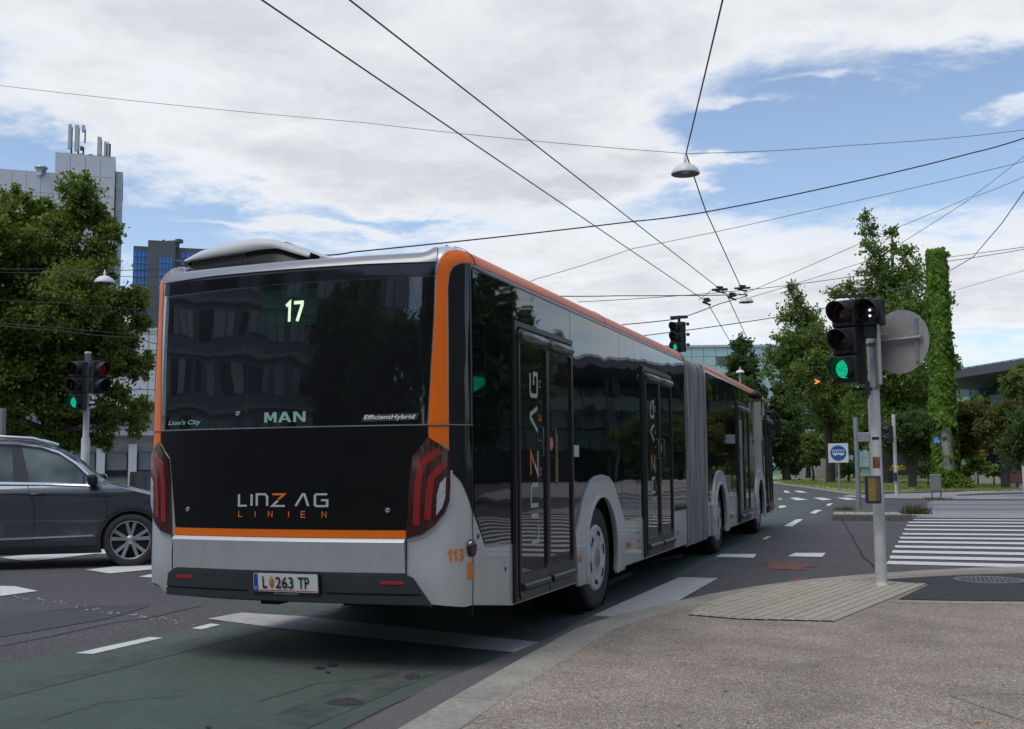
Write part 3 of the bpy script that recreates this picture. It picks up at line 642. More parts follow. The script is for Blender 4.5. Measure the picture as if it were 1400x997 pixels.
for sg in (1, -1):
    pl = [(.909, .60), (.9155, .60), (.919, .86), (.913, .86)]
    wrap('panel_gap', pl if sg > 0 else mir(pl), rear_fn, rubber, bus, off=.004, th=.01, res=RES)
orp = [(1.063, 1.507), (1.194, 1.447), (1.190, 2.0), (1.187, 2.317), (1.190, 2.50), (1.205, 2.60), (1.235, 2.655), (1.29, 2.682), (1.40, 2.69), (SE-.01, 2.69),
       (SE-.01, 2.80), (1.60, 2.80), (1.42, 2.80), (1.30, 2.795), (1.20, 2.77), (1.145, 2.71), (1.118, 2.62), (1.104, 2.32), (1.085, 2.0), (1.063, 1.61)]
def hsplit(poly):   # orange band in two pieces at the bodywork seam z = 1.597
    return poly
wrap('orange_band', orp, rear_fn, orange, bus, off=.006, th=.012, res=RES)
wrap('orange_band', mir(orp), rear_fn, orange, bus, off=.006, th=.012, res=RES)
wrap('band_joint', [(1.06, 1.592), (1.2, 1.592), (1.2, 1.602), (1.06, 1.602)], rear_fn, rubber, bus, off=.0085, th=.006, res=RES)
cpan = [(1.197, 1.30), (1.283, 1.226), (1.34, 1.13), (1.388, 1.04), (1.395, 2.684), (1.30, 2.676), (1.24, 2.648), (1.21, 2.60), (1.197, 2.50)]
wrap('corner_panel', cpan, rear_fn, gloss_black, bus, off=.006, th=.012, res=RES)
wrap('corner_panel', mir(cpan), rear_fn, gloss_black, bus, off=.006, th=.012, res=RES)
wrap('corner_trim', [(1.372, 1.60), (1.386, 1.60), (1.386, 2.63), (1.40, 2.655), (SE-.02, 2.655), (SE-.02, 2.672), (1.39, 2.672), (1.374, 2.65)], rear_fn, frame_lt, bus, off=.010, th=.01, res=RES)
# side windows of the rear section (right) and a plain mirrored set (left)
D1a, D1b, D2a, D2b = 2.138, 3.603, 6.207, 7.697
def notch(c, k=.03):
    return [(c-.86+k, .77), (c-.84+k, .80), (c-.60+k, 1.03), (c-.47+k, 1.12), (c-.30, 1.19-k), (c, 1.225-k), (c+.28, 1.19-k), (c+.44-k, 1.11), (c+.56-k, 1.01), (c+.82-k, .79), (c+.83-k, .77)]
wins = [[(1.402, 1.03), (1.592, .79), (2.130, .775), (2.130, 2.648), (1.402, 2.648)], [(D1a, 2.40), (D1b-.01, 2.40), (D1b-.01, 2.648), (D1a, 2.648)],
        [(D1b+.008, .72), (3.66, .745)]+notch(AX1)[1:-1]+[(5.283, .80), (5.283, 2.648), (D1b, 2.648)], [(5.293, .775), (5.90, .775), (5.90, 2.648), (5.293, 2.648)], [(5.908, .775), (D2a-.01, .775), (D2a-.01, 2.648), (5.908, 2.648)],
        [(D2a-.005, 2.41), (D2b, 2.41), (D2b, 2.648), (D2a-.005, 2.648)], [(D2b+.008, .77), (SE-.05, .77), (SE-.05, 2.648), (D2b+.008, 2.648)]]
for w in wins: wrap('side_window', w, rear_fn, glass, bus, off=.012, th=.02, res=(None, None))
wrap('side_window', [(-SE+.05, .77), (-1.40, .77), (-1.40, 2.648), (-SE+.05, 2.648)], rear_fn, glass, bus, off=.008, th=.02, res=(.5, None))
# wheel-arch flares
def flare(c, fn, nm='wheel_arch'):
    r = .545; inn = [(c+r*cos(t), .5+r*sin(t)) for t in np.linspace(-.38, pi+.38, 22)]
    outp = [(c-.99, .30), (c-.985, .70), (c-.93, .755), (c-.86, .80), (c-.60, 1.03), (c-.47, 1.12), (c-.30, 1.19), (c, 1.235), (c+.30, 1.20), (c+.44, 1.13), (c+.56, 1.03), (c+.82, .80), (c+.88, .765), (c+.98, .76), (c+.99, .30)]
    outp = [(c-.80, .30), (c-.86, .74), (c-.70, .90), (c-.56, 1.06), (c-.46, 1.135), (c-.34, 1.19), (c-.18, 1.225), (c+.05, 1.238), (c+.26, 1.215), (c+.38, 1.17), (c+.47, 1.11), (c+.56, 1.02), (c+.72, .88), (c+.855, .74), (c+.80, .30)]
    o = wrap(nm, list(reversed(outp))+[(c+r*cos(t), .5+r*sin(t)) for t in np.linspace(pi+.38, -.38, 22)], fn, silver, bus, off=.030, th=.028, res=(.1, .1))
    wrap('arch_lip', [(c+(r-.012)*cos(t), .5+(r-.012)*sin(t)) for t in np.linspace(pi+.38, -.38, 26)]+[(c+(r+.022)*cos(t), .5+(r+.022)*sin(t)) for t in np.linspace(-.38, pi+.38, 26)], fn, silver_lt, o, off=.038, th=.012, res=(None, None))
flare(AX1, rear_fn)
for c, xs in ((3.42, 0), ):
    pass
def wheel(y, x, rot=0, both=True, inset=.06):
    w = link('wheel', None, bus, (x, y, .478), (0, 0, rot))
    Rx = Matrix.Rotation(pi/2, 3, 'Y')     # lathe axis along +x
    mb = MB(); mb.lathe([(.29, -.14), (.33, -.145), (.44, -.15), (.47, -.13), (.478, -.08), (.478, -.02), (.478, .04), (.47, .07), (.455, .09), (.42, .098), (.36, .094), (.31, .085), (.285, .07)], 48, R=Rx); mb.build('tyre', tyre_m, w)
    mb = MB()
    for q in (-.10, -.055, -.01, .035): mb.lathe([(.4785, q-.004), (.4795, q), (.4785, q+.004)], 48, R=Rx)
    mb.build('tread_groove', under, w)
    prof = [(0, .100), (.10, .100), (.125, .098), (.135, .086), (.16, .090), (.20, .100), (.262, .104), (.292, .098), (.305, .080), (.305, .05)]
    mb = MB(); mb.lathe(prof, 40, R=Rx); mb.build('hubcap', hub_m, w)
    for k in range(6):
        mb = MB(); a = 2*pi*k/6+.3
        for t0 in np.linspace(-.22, .22, 5)[:-1]:
            t1 = t0+.11; r0, r1 = .205, .245
            mb.add([(.1045, cos(a+t0)*r0, sin(a+t0)*r0), (.1045, cos(a+t0)*r1, sin(a+t0)*r1), (.1045, cos(a+t1)*r1, sin(a+t1)*r1), (.1045, cos(a+t1)*r0, sin(a+t1)*r0)], [(3, 2, 1, 0)])
        mb.build('vent_slot', under, w)
    mb = MB(); mb.lathe([(0, .106), (.085, .106), (.09, .100)], 28, R=Rx); mb.build('hub_centre', steel, w)
    return w
wheel(3.42, 1.275-.13)
wheel(3.42, -1.275+.13, pi)
for A in (AX2, AX3):
    for sx in (1, -1):
        dy = A-YJ; wheel(YJ+dy*cos(TH)+sx*1.145*sin(TH), sx*1.145-dy*sin(TH), TH if sx > 0 else pi+TH)
# dark wheel-wells, chassis
mb = MB()
for y0, y1 in ((.35, 2.75), (4.1, 8.6), (10.9, 14.6), (15.95, 17.3)): mb.box((.03 if y0 < 9 else -.06, (y0+y1)/2, .66), (2.34, y1-y0, .66 if y0 > .4 else .40))
mb.box((.03, 4.6, 1.6), (2.36, 7.9, 1.0)); mb.box((-.06, 13.1, 1.6), (2.40, 7.6, 1.0))
mb.build('chassis', under, bus)
for A in (3.42, AX2, AX3):
    for sx in (1, -1):
        MB().lathe([(.60, -.05 if sx > 0 else .05), (.60, -.5*sx), (0, -.5*sx)], 24, origin=((1.26 if sx > 0 else -1.26)-(max(0, A-YJ))*sin(TH), A, .5), R=Matrix.Rotation(pi/2, 3, 'Y')).build('wheel_well', under, bus)
mb = MB(); mb.tube([(0, 1.6, .40), (0, 3.2, .40)], .08, 8); mb.tube([(-1, 3.42, .478), (1, 3.42, .478)], .09, 8); mb.box((-.3, 2.2, .36), (1.0, .8, .10)); mb.build('running_gear', under, bus, kind='stuff')
# doors
def door(a, b, fn, zb=.34, zt=2.40, logo=True, single=False):
    f = wrap('door', [(a, zb), (b, zb), (b, zt), (a, zt)], fn, rubber, bus, off=.016, th=.04, res=(None, None))
    mid = (a+b)/2
    fr = .030
    # outer frame post tube
    wrap('door_frame', [([(a+.004, zb+.01), (b-.004, zb+.01), (b-.004, zt-.006), (a+.004, zt-.006)], [rrect(a+.035, zb+.06, b-.035, zt-.045, .05)])], fn, frame_dk, f, off=.034, th=.03, res=(None, None))
    for (x0, x1) in ((a+.055, mid-.004), (mid+.004, b-.055)):
        wrap('door_leaf', [(rrect(x0, zb+.02, x1, zt-.06, .05), [rrect(x0+fr, zb+.20, x1-fr, zt-.16, .04)])], fn, frame_dk, f, off=.046, th=.03, res=(None, None))
        wrap('door_pane', rrect(x0+.02, zb+.15, x1-.02, zt-.10, .03), fn, door_glass, f, off=.028, th=.01, res=(None, None))
        p, n = fn((x0+x1)/2, zt-.115); q, _ = fn((x0+x1)/2+.1, zt-.115); uu = (q-p).normalized()
        MB().tube([p+n*.05+uu*(-(x1-x0)/2+.05), p+n*.06+uu*(-(x1-x0)/2+.10), p+n*.06+uu*((x1-x0)/2-.10), p+n*.05+uu*((x1-x0)/2-.05)], [.02, .038, .038, .02], 12).build('leaf_header', frame_lt, f)
        MB().tube([fn(x0+.04, zb+.105)[0]+n*.048, fn(x1-.04, zb+.105)[0]+n*.048], .030, 10).build('leaf_sill', frame_dk, f)
    for hx in (mid-.16, mid+.16):
        p, n = fn(hx, 1.40); q = fn(hx, 1.62)[0]; MB().tube([p+n*.03, p+n*.058, q+n*.058, q+n*.03], .006, 8).build('grab_handle', frame_lt, f)
    return f
GL = {'L': ([[(0, 1), (0, 0), (.62, 0)]], 0.85), 'I': ([[(0, 0), (0, 1)]], .22), 'N': ([[(0, 0), (0, 1), (.62, 1), (.78, .8), (.78, 0)]], .95),
      'A': ([[(0, 0), (.5, 1), (.62, 1), (.9, 0)], ], 1.2), 'G': ([[(.85, 1), (.1, 1), (0, .9), (0, .1), (.1, 0), (.85, 0), (.85, .5), (.42, .5)]], 1.1)}
def logo_polys(h, width_total, sx):
    w = .17; gl = []; zo = []
    adv = [('L', 0), ('I', .98), ('N', 1.38), ('Z', 2.55), ('A', 4.25), ('G', 5.62)]; sc = h; tot = 6.55
    k = width_total/(tot*h)
    for ch, x in adv:
        if ch == 'Z':
            zo.append([((x+a)*h*k, b*h) for a, b in stroke([(0, 1), (.86, 1), (.45, .56)], w)]); gl.append([((x+a)*h*k, b*h) for a, b in stroke([(.42, .46), (0, 0), (.92, 0)], w)])
        else:
            for pl in GL[ch][0]: gl.append([((x+a)*h*k, b*h) for a, b in stroke(pl, w)])
    return gl, zo
def linien_polys(h, width):
    out = []; w = .17; glyph = {'L': [[(0, 1), (0, 0), (.8, 0)]], 'I': [[(0, 0), (0, 1)]], 'N': [[(0, 0), (0, 1), (.85, 0), (.85, 1)]], 'E': [[(.85, 1), (0, 1), (0, 0), (.85, 0)], [(.09, .5), (.8, .5)]]}
    xs = [0, .19, .34, .565, .70, .92]; 
    for ch, x in zip('LINIEN', xs):
        for pl in glyph[ch]: out.append([(x*width+a*h*.95, b*h) for a, b in stroke(pl, w)])
    return out
def ccw(p): 
    a = sum(p[i-1][0]*p[i][1]-p[i][0]*p[i-1][1] for i in range(len(p))); return p if a > 0 else p[::-1]
g, zo = logo_polys(.078, .69, 1)
for q in g: decal('logo_letter', [(ccw([(x-.318, y+1.070) for x, y in q]), [])], rear_fn, logo_grey, bus, off=.0145, res=(.05, None))
for q in zo: decal('logo_letter', [(ccw([(x-.318, y+1.070) for x, y in q]), [])], rear_fn, logo_or, bus, off=.0145, res=(.05, None))
for q in linien_polys(.038, .70): decal('logo_letter', [(ccw([(x-.318, y+.996) for x, y in q]), [])], rear_fn, logo_or, bus, off=.0145, res=(.05, None))
def txt(t, x0, x1, z0, z1, fn, m, parent, off, nm, bold=0, shear=0, res=(.06, None)):
    T = textpolys(t, 1, bold=bold, shear=shear); xs = [p[0] for q, _ in T for p in q]; ys = [p[1] for q, _ in T for p in q]; a, b, c, d = min(xs), max(xs), min(ys), max(ys)
    T = [([(x0+(p[0]-a)/(b-a)*(x1-x0), z0+(p[1]-c)/(d-c)*(z1-z0)) for p in q], []) for q, _ in T]
    return decal(nm, T, fn, m, parent, off=off, res=res)
for q in ([(0, 0), (0, 1), (.24, 1), (.42, .48), (.60, 1), (.84, 1), (.84, 0), (.64, 0), (.64, .62), (.48, .18), (.36, .18), (.20, .62), (.20, 0)], [(.94, 0), (1.26, 1), (1.50, 1), (1.84, 0), (1.62, 0), (1.55, .22), (1.24, .22), (1.17, 0)], [(1.96, 0), (1.96, 1), (2.20, 1), (2.58, .36), (2.58, 1), (2.78, 1), (2.78, 0), (2.56, 0), (2.16, .66), (2.16, 0)]):
    decal('maker_letter', [(ccw([(-.122+x*.115, 1.632+y*.070) for x, y in q]), [])], rear_fn, logo_mint, bus, off=.0125, res=(.05, None))
decal('letter_gap', [([(-.122+x*.115, 1.632+y*.070) for x, y in ((1.31, .40), (1.49, .40), (1.395, .72))], [])], rear_fn, gloss_black, bus, off=.0130)
txt("Lion's City", -.967, -.66, 1.625, 1.668, rear_fn, logo_mint, bus, .0125, 'model_lettering', bold=.02, shear=.2)
wrap('model_plate', [(.600, 1.622), (.985, 1.630), (1.005, 1.675), (.62, 1.669)], rear_fn, mat('plate_dark', (.05, .05, .05), .4), bus, off=.012, th=.004, res=RES)
txt('EfficientHybrid', .622, .978, 1.629, 1.668, rear_fn, mat('lettering_white', (.75, .75, .73), .4), bus, .0135, 'model_lettering', bold=.02, shear=.2)
for dx in (0, .038): decal('fleet_digit', [(ccw([(1.184+dx+x, .712+y) for x, y in ((.014, 0), (.014, .058), (0, .050), (0, .062), (.018, .080), (.028, .080), (.028, 0))]), [])], rear_fn, logo_or, bus, off=.003, res=(.02, None))
txt('3', 1.262, 1.303, .710, .794, rear_fn, logo_or, bus, .003, 'fleet_digit', bold=.03, res=(.02, None))
# destination display 17 behind the rear glass
disp = wrap('line_display', [(-.17, 2.285), (.27, 2.285), (.27, 2.54), (-.17, 2.54)], rear_fn, glassmat('display_glass', .003, 2.0, (.012, .026, .020)), bus, off=.012, th=.004, res=RES)
one = stroke([(0, .78), (.22, .95), (.22, 0)], .16); sev = stroke([(.45, .92), (.92, .92), (.92, .8), (.66, 0)], .17)
decal('digit', [(ccw([(.028+x*.125, 2.318+y*.140) for x, y in one]), []), (ccw([(.028+x*.135, 2.318+y*.140) for x, y in sev]), [])], rear_fn, led, disp, off=.0145)
for (s, z) in ((-.761, 1.041), (.791, 1.042), (-.337, 1.698)):
    p, n = rear_fn(s, z); R = n.to_track_quat('Z', 'Y').to_matrix(); MB().lathe([(.017, .010), (.017, .02), (.013, .024), (.006, .024), (.006, .018), (0, .018)], 16, origin=p, R=R).build('lock_bolt', steel, bus)
# rear lights
tl = [(.918, .863), (1.023, .890), (1.10, .945), (1.164, 1.026), (1.192, 1.10), (1.199, 1.20), (1.194, 1.429), (1.071, 1.512), (.960, 1.395), (.940, 1.25)]
tlr = [(.945, .905), (1.02, .925), (1.09, .975), (1.142, 1.045), (1.172, 1.12), (1.180, 1.21), (1.174, 1.41), (1.073, 1.478), (.982, 1.375), (.962, 1.25)]
for sg in (1, -1):
    mm = (lambda q: q) if sg > 0 else mir
    t = wrap('rear_light', mm(tl), rear_fn, red_lens, bus, off=.020, th=.03, res=(.03, .08))
    wrap('light_strip', mm(ccw(stroke([(1.135, 1.43), (1.02, 1.345), (.995, 1.20), (.985, .95)], .046))), rear_fn, red_bright, t, off=.024, th=.004, res=(.03, .08))
    wrap('light_strip', mm(ccw(stroke([(1.165, 1.345), (1.085, 1.255), (1.068, 1.13), (1.058, .985)], .042))), rear_fn, red_bright, t, off=.024, th=.004, res=(.03, .08))
    wrap('reversing_lens', mm([(1.112, 1.010), (1.15, 1.062), (1.168, 1.13), (1.172, 1.26), (1.135, 1.215), (1.118, 1.14)]), rear_fn, clear_lens, t, off=.024, th=.004, res=(.03, .08))
# silver lip below the light
wrap('light_lip', ccw(stroke([(.92, .852), (1.03, .878), (1.11, .935), (1.178, 1.02), (1.206, 1.10), (1.212, 1.30)], .014)), rear_fn, silver_lt, bus, off=.006, th=.01, res=(.03, .08))
wrap('light_lip', mir(ccw(stroke([(.92, .852), (1.03, .878), (1.11, .935), (1.178, 1.02), (1.206, 1.10), (1.212, 1.30)], .014))), rear_fn, silver_lt, bus, off=.006, th=.01, res=(.03, .08))
# bumper
bmp = wrap('rear_bumper', [(-.955, .445), (-.4, .437), (.4, .437), (1.088, .430), (.96, .61), (.906, .634), (-.876, .634), (-.935, .60), (-.96, .45)], rear_fn, plastic_dk, bus, off=.014, th=.04, res=RES)
wl = [(.355, .512), (1.012, .512), (.945, .605), (.905, .628), (.43, .628)]
wrap('bumper_wing', wl, rear_fn, plastic_dk, bmp, off=.030, th=.03, res=RES); wrap('bumper_wing', mir([(.240, .512), (.942, .512), (.925, .600), (.872, .628), (.350, .628)]), rear_fn, plastic_dk, bmp, off=.030, th=.03, res=RES)
wrap('bumper_lip', [(-.950, .45), (1.065, .442), (1.015, .495), (-.950, .497)], rear_fn, plastic_dk, bmp, off=.028, th=.03, res=RES)
for (a, b) in ((.748, .905), (-.843, -.69)): wrap('reflector', rrect(a, .572, b, .592, .006, 2), rear_fn, red_refl, bmp, off=.034, th=.01, res=RES)
MB().box((-.12, .14, .425), (.14, .12, .04)).build('tow_cover', under, bmp)
# number plate
np_ = wrap('number_plate', rrect(-.186, .488, .32, .632, .012, 2), rear_fn, mat('plate_holder', (.015, .015, .015), .5), bus, off=.036, th=.02, res=(None, None))
wrap('plate_face', rrect(-.176, .507, .310, .624, .008, 2), rear_fn, mat('plate_white', (.62, .62, .60), .45), np_, off=.040, th=.006, res=(None, None))
ff = rear_fn
wrap('plate_rule', [(-.140, .513), (.306, .513), (.306, .518), (-.140, .518)], ff, red_refl, np_, off=.0412, th=0, res=(None, None))
wrap('country_band', [(-.172, .510), (-.142, .510), (-.142, .621), (-.172, .621)], ff, mat('plate_blue', (.01, .07, .35), .5), np_, off=.0412, th=0, res=(None, None))
ink = mat('plate_ink', (.012, .012, .012), .6)
txt('A', -.164, -.150, .522, .540, ff, mat('plate_letter', (.7, .7, .7), .6), np_, .0418, 'plate_lettering', res=(None, None))
txt('L', -.105, -.070, .530, .608, ff, ink, np_, .0418, 'plate_lettering', bold=.015, res=(None, None)); txt('263', -.005, .130, .530, .608, ff, ink, np_, .0418, 'plate_lettering', bold=.015, res=(None, None)); txt('TP', .165, .248, .530, .608, ff, ink, np_, .0418, 'plate_lettering', bold=.015, res=(None, None))
wrap('plate_crest', [(-.052, .552), (-.036, .532), (-.020, .552), (-.020, .592), (-.052, .592)], ff, mat('crest_red', (.45, .08, .05), .6), np_, off=.0416, th=0, res=(None, None))
wrap('plate_crest', [(-.046, .562), (-.026, .562), (-.030, .612), (-.042, .612)], ff, mat('crest_gold', (.40, .30, .08), .6), np_, off=.0419, th=0, res=(None, None))
txt('MAN Truck & Bus Österreich', -.02, .165, .491, .503, ff, mat('plate_small', (.5, .5, .5), .6), np_, .0375, 'dealer_lettering', res=(None, None))
# side details rear section
door(D1a, D1b, rear_fn); door(D2a, D2b, rear_fn)
for (x0, x1) in ((2.487, 2.655), ):
    for (dx, nm) in ((0, 1), (D2a-D1a, 2)):
        g, zo = logo_polys(.165, 1.29, 1)
        f1 = lambda s, z: rear_fn(s, z)
        rot = lambda q, base, z0: ccw([(base-y+dx, z0+x) for x, y in q])
        for q in g: decal('door_letter', [(rot(q, 2.655, .755), [])], rear_fn, logo_grey, bus, off=.0300)
        for q in zo: decal('door_letter', [(rot(q, 2.655, .755), [])], rear_fn, logo_or, bus, off=.0300)
        for q in linien_polys(.055, 1.17): decal('door_letter', [(rot(q, 2.745, .86), [])], rear_fn, logo_or, bus, off=.0300)
def disc(name, s, z, r, m, fn=rear_fn, off=.03, n=18, ry=None): return decal(name, [(circ(s, z, r, n, ry), [])], fn, m, bus, off=off)
disc('door_button', 2.99, 1.50, .055, mat('button_orange', (.72, .16, .03), .4)); disc('door_button', 2.995, 1.50, .025, logo_grey, off=.031)
disc('door_button', D2a+.86, 1.52, .05, MATS['button_orange']); disc('yellow_sticker', D2a+.87, 1.04, .05, mat('sticker_yellow', (.75, .55, .03), .5))
wrap('notice_strip', [(3.09, 1.18), (3.17, 1.18), (3.17, 1.58), (3.09, 1.58)], rear_fn, mat('notice_brown', (.10, .06, .01), .5), bus, off=.0300, th=0, res=(None, None))
txt('LINZ AG', 0, .36, 0, .05, lambda a, b: rear_fn(3.155-b, 1.20+a), mat('notice_gold', (.45, .27, .03), .5), bus, .0308, 'notice_lettering', res=(None, None))
wrap('door_sticker', [(3.67, 1.40), (3.82, 1.40), (3.82, 1.50), (3.67, 1.50)], rear_fn, mat('sticker_pale', (.5, .62, .5), .5), bus, off=.0135, th=0, res=(None, None))
for (s, z) in ((3.70, .50), (5.46, .50), (7.95, .47)): MB_ = wrap('side_reflector', rrect(s, z, s+.10, z+.055, .01, 2), rear_fn, amber, bus, off=.038 if s < 6 else .014, th=.03, res=(None, None))
p, n = rear_fn(1.367, .79); MB().lathe([(0, .045), (.02, .043), (.034, .03), (.036, 0)], 16, origin=p, R=n.to_track_quat('Z', 'Y').to_matrix() @ Matrix.Diagonal((1, 1.6, 1))).build('marker_lamp', red_lens, bus)
wrap('side_reflector', rrect(1.340, .585, 1.378, .70, .006, 2), rear_fn, amber, bus, off=.012, th=.02, res=(.02, None))
wrap('panel_gap', [(1.392, .35), (1.398, .35), (1.398, 1.04), (1.392, 1.04)], rear_fn, rubber, bus, off=.002, th=.004, res=(None, None))
wrap('side_panel', [(1.405, .42), (2.125, .33), (2.125, .765), (1.60, .775), (1.405, 1.00)], rear_fn, silver, bus, off=.008, th=.01, res=(.3, None))
for (a, b) in ((5.37, 6.195), (7.71, SE-.06)):
    wrap('side_panel', [(a, .325), (b, .325), (b, .762), (a, .762)], rear_fn, silver, bus, off=.008, th=.01, res=(None, None))
for (s, z, r) in ((1.47, .86, .018), (1.98, .60, .018), (5.95, .62, .02), (5.98, .53, .018), (8.22, .42, .014)): disc('lock_hole', s, z, r, rubber, off=.0095, n=10)
wrap('flap_line', [([(5.90, .45), (6.03, .45), (6.03, .75), (5.90, .75)], [[(5.905, .455), (6.025, .455), (6.025, .745), (5.905, .745)]])], rear_fn, rubber, bus, off=.0095, th=0, res=(None, None))
# roof joint lines
for s in (1.452, 4.80):
    wrap('roof_joint', [(s, 2.685), (s+.008, 2.685), (s+.008, ZT-.03), (s, ZT-.03)], rear_fn, rubber, bus, off=.0085, th=.004, res=RES)
# bellows
bel = MB(); nf = 27; prof = []
Y0, Y1 = 7.55, 9.22
sec = [(1.235, .28), (1.25, .5)] + [(1.25, z) for z in (1.2, 2.0, 2.55)] + [(1.235, 2.68), (1.18, 2.77), (1.08, 2.81), (.6, 2.82), (0, 2.82), (-.6, 2.82), (-1.08, 2.81), (-1.18, 2.77), (-1.235, 2.68), (-1.25, 2.5), (-1.25, .5), (-1.235, .28)]
m_ = len(sec); V = []; F = []
for k in range(nf*4+1):
    y = Y0+(Y1-Y0)*k/(nf*4); ph = (k % 4); o = [0, -.036, -.052, -.036][ph] + .004*sin(k*1.7)
    xo = -(max(0, y-YJ))*sin(TH)
    for (x, z) in sec:
        c = Vector((x, 0, z-1.5)); n_ = Vector((1 if x > 1.2 else (-1 if x < -1.2 else 0), 0, 1 if z > 2.7 else 0))
        dr = .010*sin(3*k+z*5)*.5
        V.append((x+n_.x*(o+dr)+xo+(.02 if abs(x) > 1.2 else 0)*np.sign(x), y+.012*sin(z*2.1+k*.8), z+n_.z*o))
for k in range(nf*4):
    for j in range(m_-1): F.append((k*m_+j, (k+1)*m_+j, (k+1)*m_+j+1, k*m_+j+1))
bel.add(V, [f[::-1] for f in F], True); bo = bel.build('bellows', bellow_m, bus); bo.data.materials.append(mat('bellows_fold_shade', (.07, .068, .066), .85, var=.3, scale=4))
for i_, p_ in enumerate(bo.data.polygons): p_.material_index = 1 if (i_//(m_-1)) % 4 in (1, 2) else 0  # inner fold faces coloured dark: shade between the folds put into the colour
wrap('bellows_frame', [(SE-.06, .32), (SE-.015, .32), (SE-.015, ZT-.03), (SE-.06, ZT-.03)], rear_fn, rubber, bus, off=.010, th=.02, res=RES)
# front section
FS = 9.18; FRES = ([9.2+.6*i for i in range(13)]+[16.2, 16.5, 16.8, 17.0, 17.1, 17.2]+[17.3+.05*i for i in range(70)]+[20.9+.8*i for i in range(10)], [.45, .9, 1.6, 2.2, 2.3, 2.4, 2.5, 2.58]+[ZR+.0225*i for i in range(13)])
FE = LF-.36 + (S0+.36)*2 + (LF-.36-FS)
def fl(yl): return LF-.36+(S0+.36)*2+(LF-.36-yl)
wrap('body', [(FS, .31)]+arc_pts(AX2)+arc_pts(AX3)+[(17.5, .31), (18.6, .31), (fl(17.2), .31)]+arc_pts(fl(AX3))+arc_pts(fl(AX2))+[(FE, .31), (FE, ZT), (FS, ZT)], front_fn, silver, bus, off=0, th=.02, res=FRES)
fring = [front_pt(s, ZT-.002) for s in list(np.linspace(FS, 17.2, 12))+list(np.linspace(17.3, 20.8, 50))+list(np.linspace(20.9, FE, 12))]
mb = MB(); mb.add(fring, [tuple(range(len(fring)))]); mb.build('roof', silver_lt, bus)
D3a, D3b, D4a, D4b = 12.20, 13.66, 16.42, 17.50
for w in ([(FS+.05, .80)]+notch(AX2)[1:-1]+[(11.15, .80), (11.15, 2.648), (FS+.05, 2.648)], [(11.16, .80), (D3a-.01, .80), (D3a-.01, 2.648), (11.16, 2.648)], [(D3a, 2.41), (D3b, 2.41), (D3b, 2.648), (D3a, 2.648)],
          [(D3b+.01, .80)]+notch(AX3)[1:-1]+[(D4a-.01, .80), (D4a-.01, 2.648), (D3b+.01, 2.648)], [(D4a, 2.36), (D4b, 2.36), (D4b, 2.6), (D4a, 2.648)]):
    wrap('side_window', w, front_fn, glass, bus, off=.012, th=.02, res=(.6, .3))
wrap('side_window', [(fl(16.4), .8), (FE-.05, .8), (FE-.05, 2.648), (fl(16.4), 2.648)], front_fn, glass, bus, off=.008, th=.02, res=(.6, .4))
wrap('windscreen', [(17.62, .95), (fl(17.25), .95), (fl(17.25), 2.62), (17.62, 2.62)], front_fn, glass, bus, off=.010, th=.02, res=FRES)
wrap('orange_band', [(FS+.01, 2.69), (16.8, 2.69), (17.35, 2.66), (17.50, 2.55), (17.54, 2.2), (17.54, .36), (17.60, .36), (17.60, 2.3), (17.58, 2.6), (17.5, 2.72), (17.2, 2.80), (16.8, 2.80), (FS+.01, 2.80)], front_fn, orange, bus, off=.006, th=.012, res=FRES)
flare(AX2, front_fn); flare(AX3, front_fn)
door(D3a, D3b, front_fn); door(D4a, D4b, front_fn, zt=2.34)
for s in (9.5, 11.35, 13.95, 14.5, 16.3): wrap('side_reflector', rrect(s, .47, s+.10, .53, .01, 2), front_fn, amber, bus, off=.038, th=.03, res=(None, None))
disc('door_button', D3a+.86, 1.52, .05, MATS['button_orange'], front_fn)
wrap('door_light', [(D4a+.55, 1.30), (D4a+.62, 1.30), (D4a+.62, 1.95), (D4a+.55, 1.95)], front_fn, MATS['button_orange'], bus, off=.03, th=0, res=(None, None))
# mirror arm and mirror, side camera
p, n = front_fn(17.45, 2.52)
mr_ = MB(); mr_.tube([p, p+Vector((.07, .14, .05)), p+Vector((.13, .32, .0)), p+Vector((.16, .42, -.12))], [.035, .045, .045, .035], 10); mo = mr_.build('mirror_arm', rubber, bus)
MB().box(tuple(p+Vector((.15, .40, -.30))), (.14, .10, .36), rz=-.35, bev=.035).build('mirror', rubber, mo)
MB().box(tuple(p+Vector((.138, .348, -.30))), (.10, .008, .28), rz=-.35).build('mirror_glass', mat('mirror_glass', (.02, .02, .025), .15), mo)
for s in (14.75, 15.15):
    p, n = front_fn(s, 2.66); MB().lathe([(0, .12), (.05, .115), (.07, .08), (.07, 0)], 14, origin=p, R=n.to_track_quat('Z', 'Y').to_matrix()).build('side_camera', rubber, bus)
# roof unit
def hood(poly_px, y):
    return [YP(a, b, y) for a, b in poly_px]
pr = hood([(250, 372), (252, 356), (275, 343), (300, 335.5), (330, 329), (352, 325.5), (375, 327.5), (400, 336), (437, 350), (437, 362)], .75)
base_z = 2.70; xs = [(p.x, p.z) for p in pr]; 
cap = MB(); back = 5.2; rows = []
for (yy, ins, dz) in ((.46, .0, -.135), (.75, 0, 0), (1.2, 0, .02), (3.0, 0, .02), (back, 0, 0), (back+.4, 0, -.25)):
    rows.append([(x, yy, max(base_z-.03, z+dz)) for x, z in xs])
V = [v for r in rows for v in r]; m_ = len(xs); F = []
for i in range(1, len(rows)-1):
    for j in range(m_-1): F.append((i*m_+j, i*m_+j+1, (i+1)*m_+j+1, (i+1)*m_+j))
cap.add(V, F, False); hd = cap.build('roof_unit', pod_m, bus)
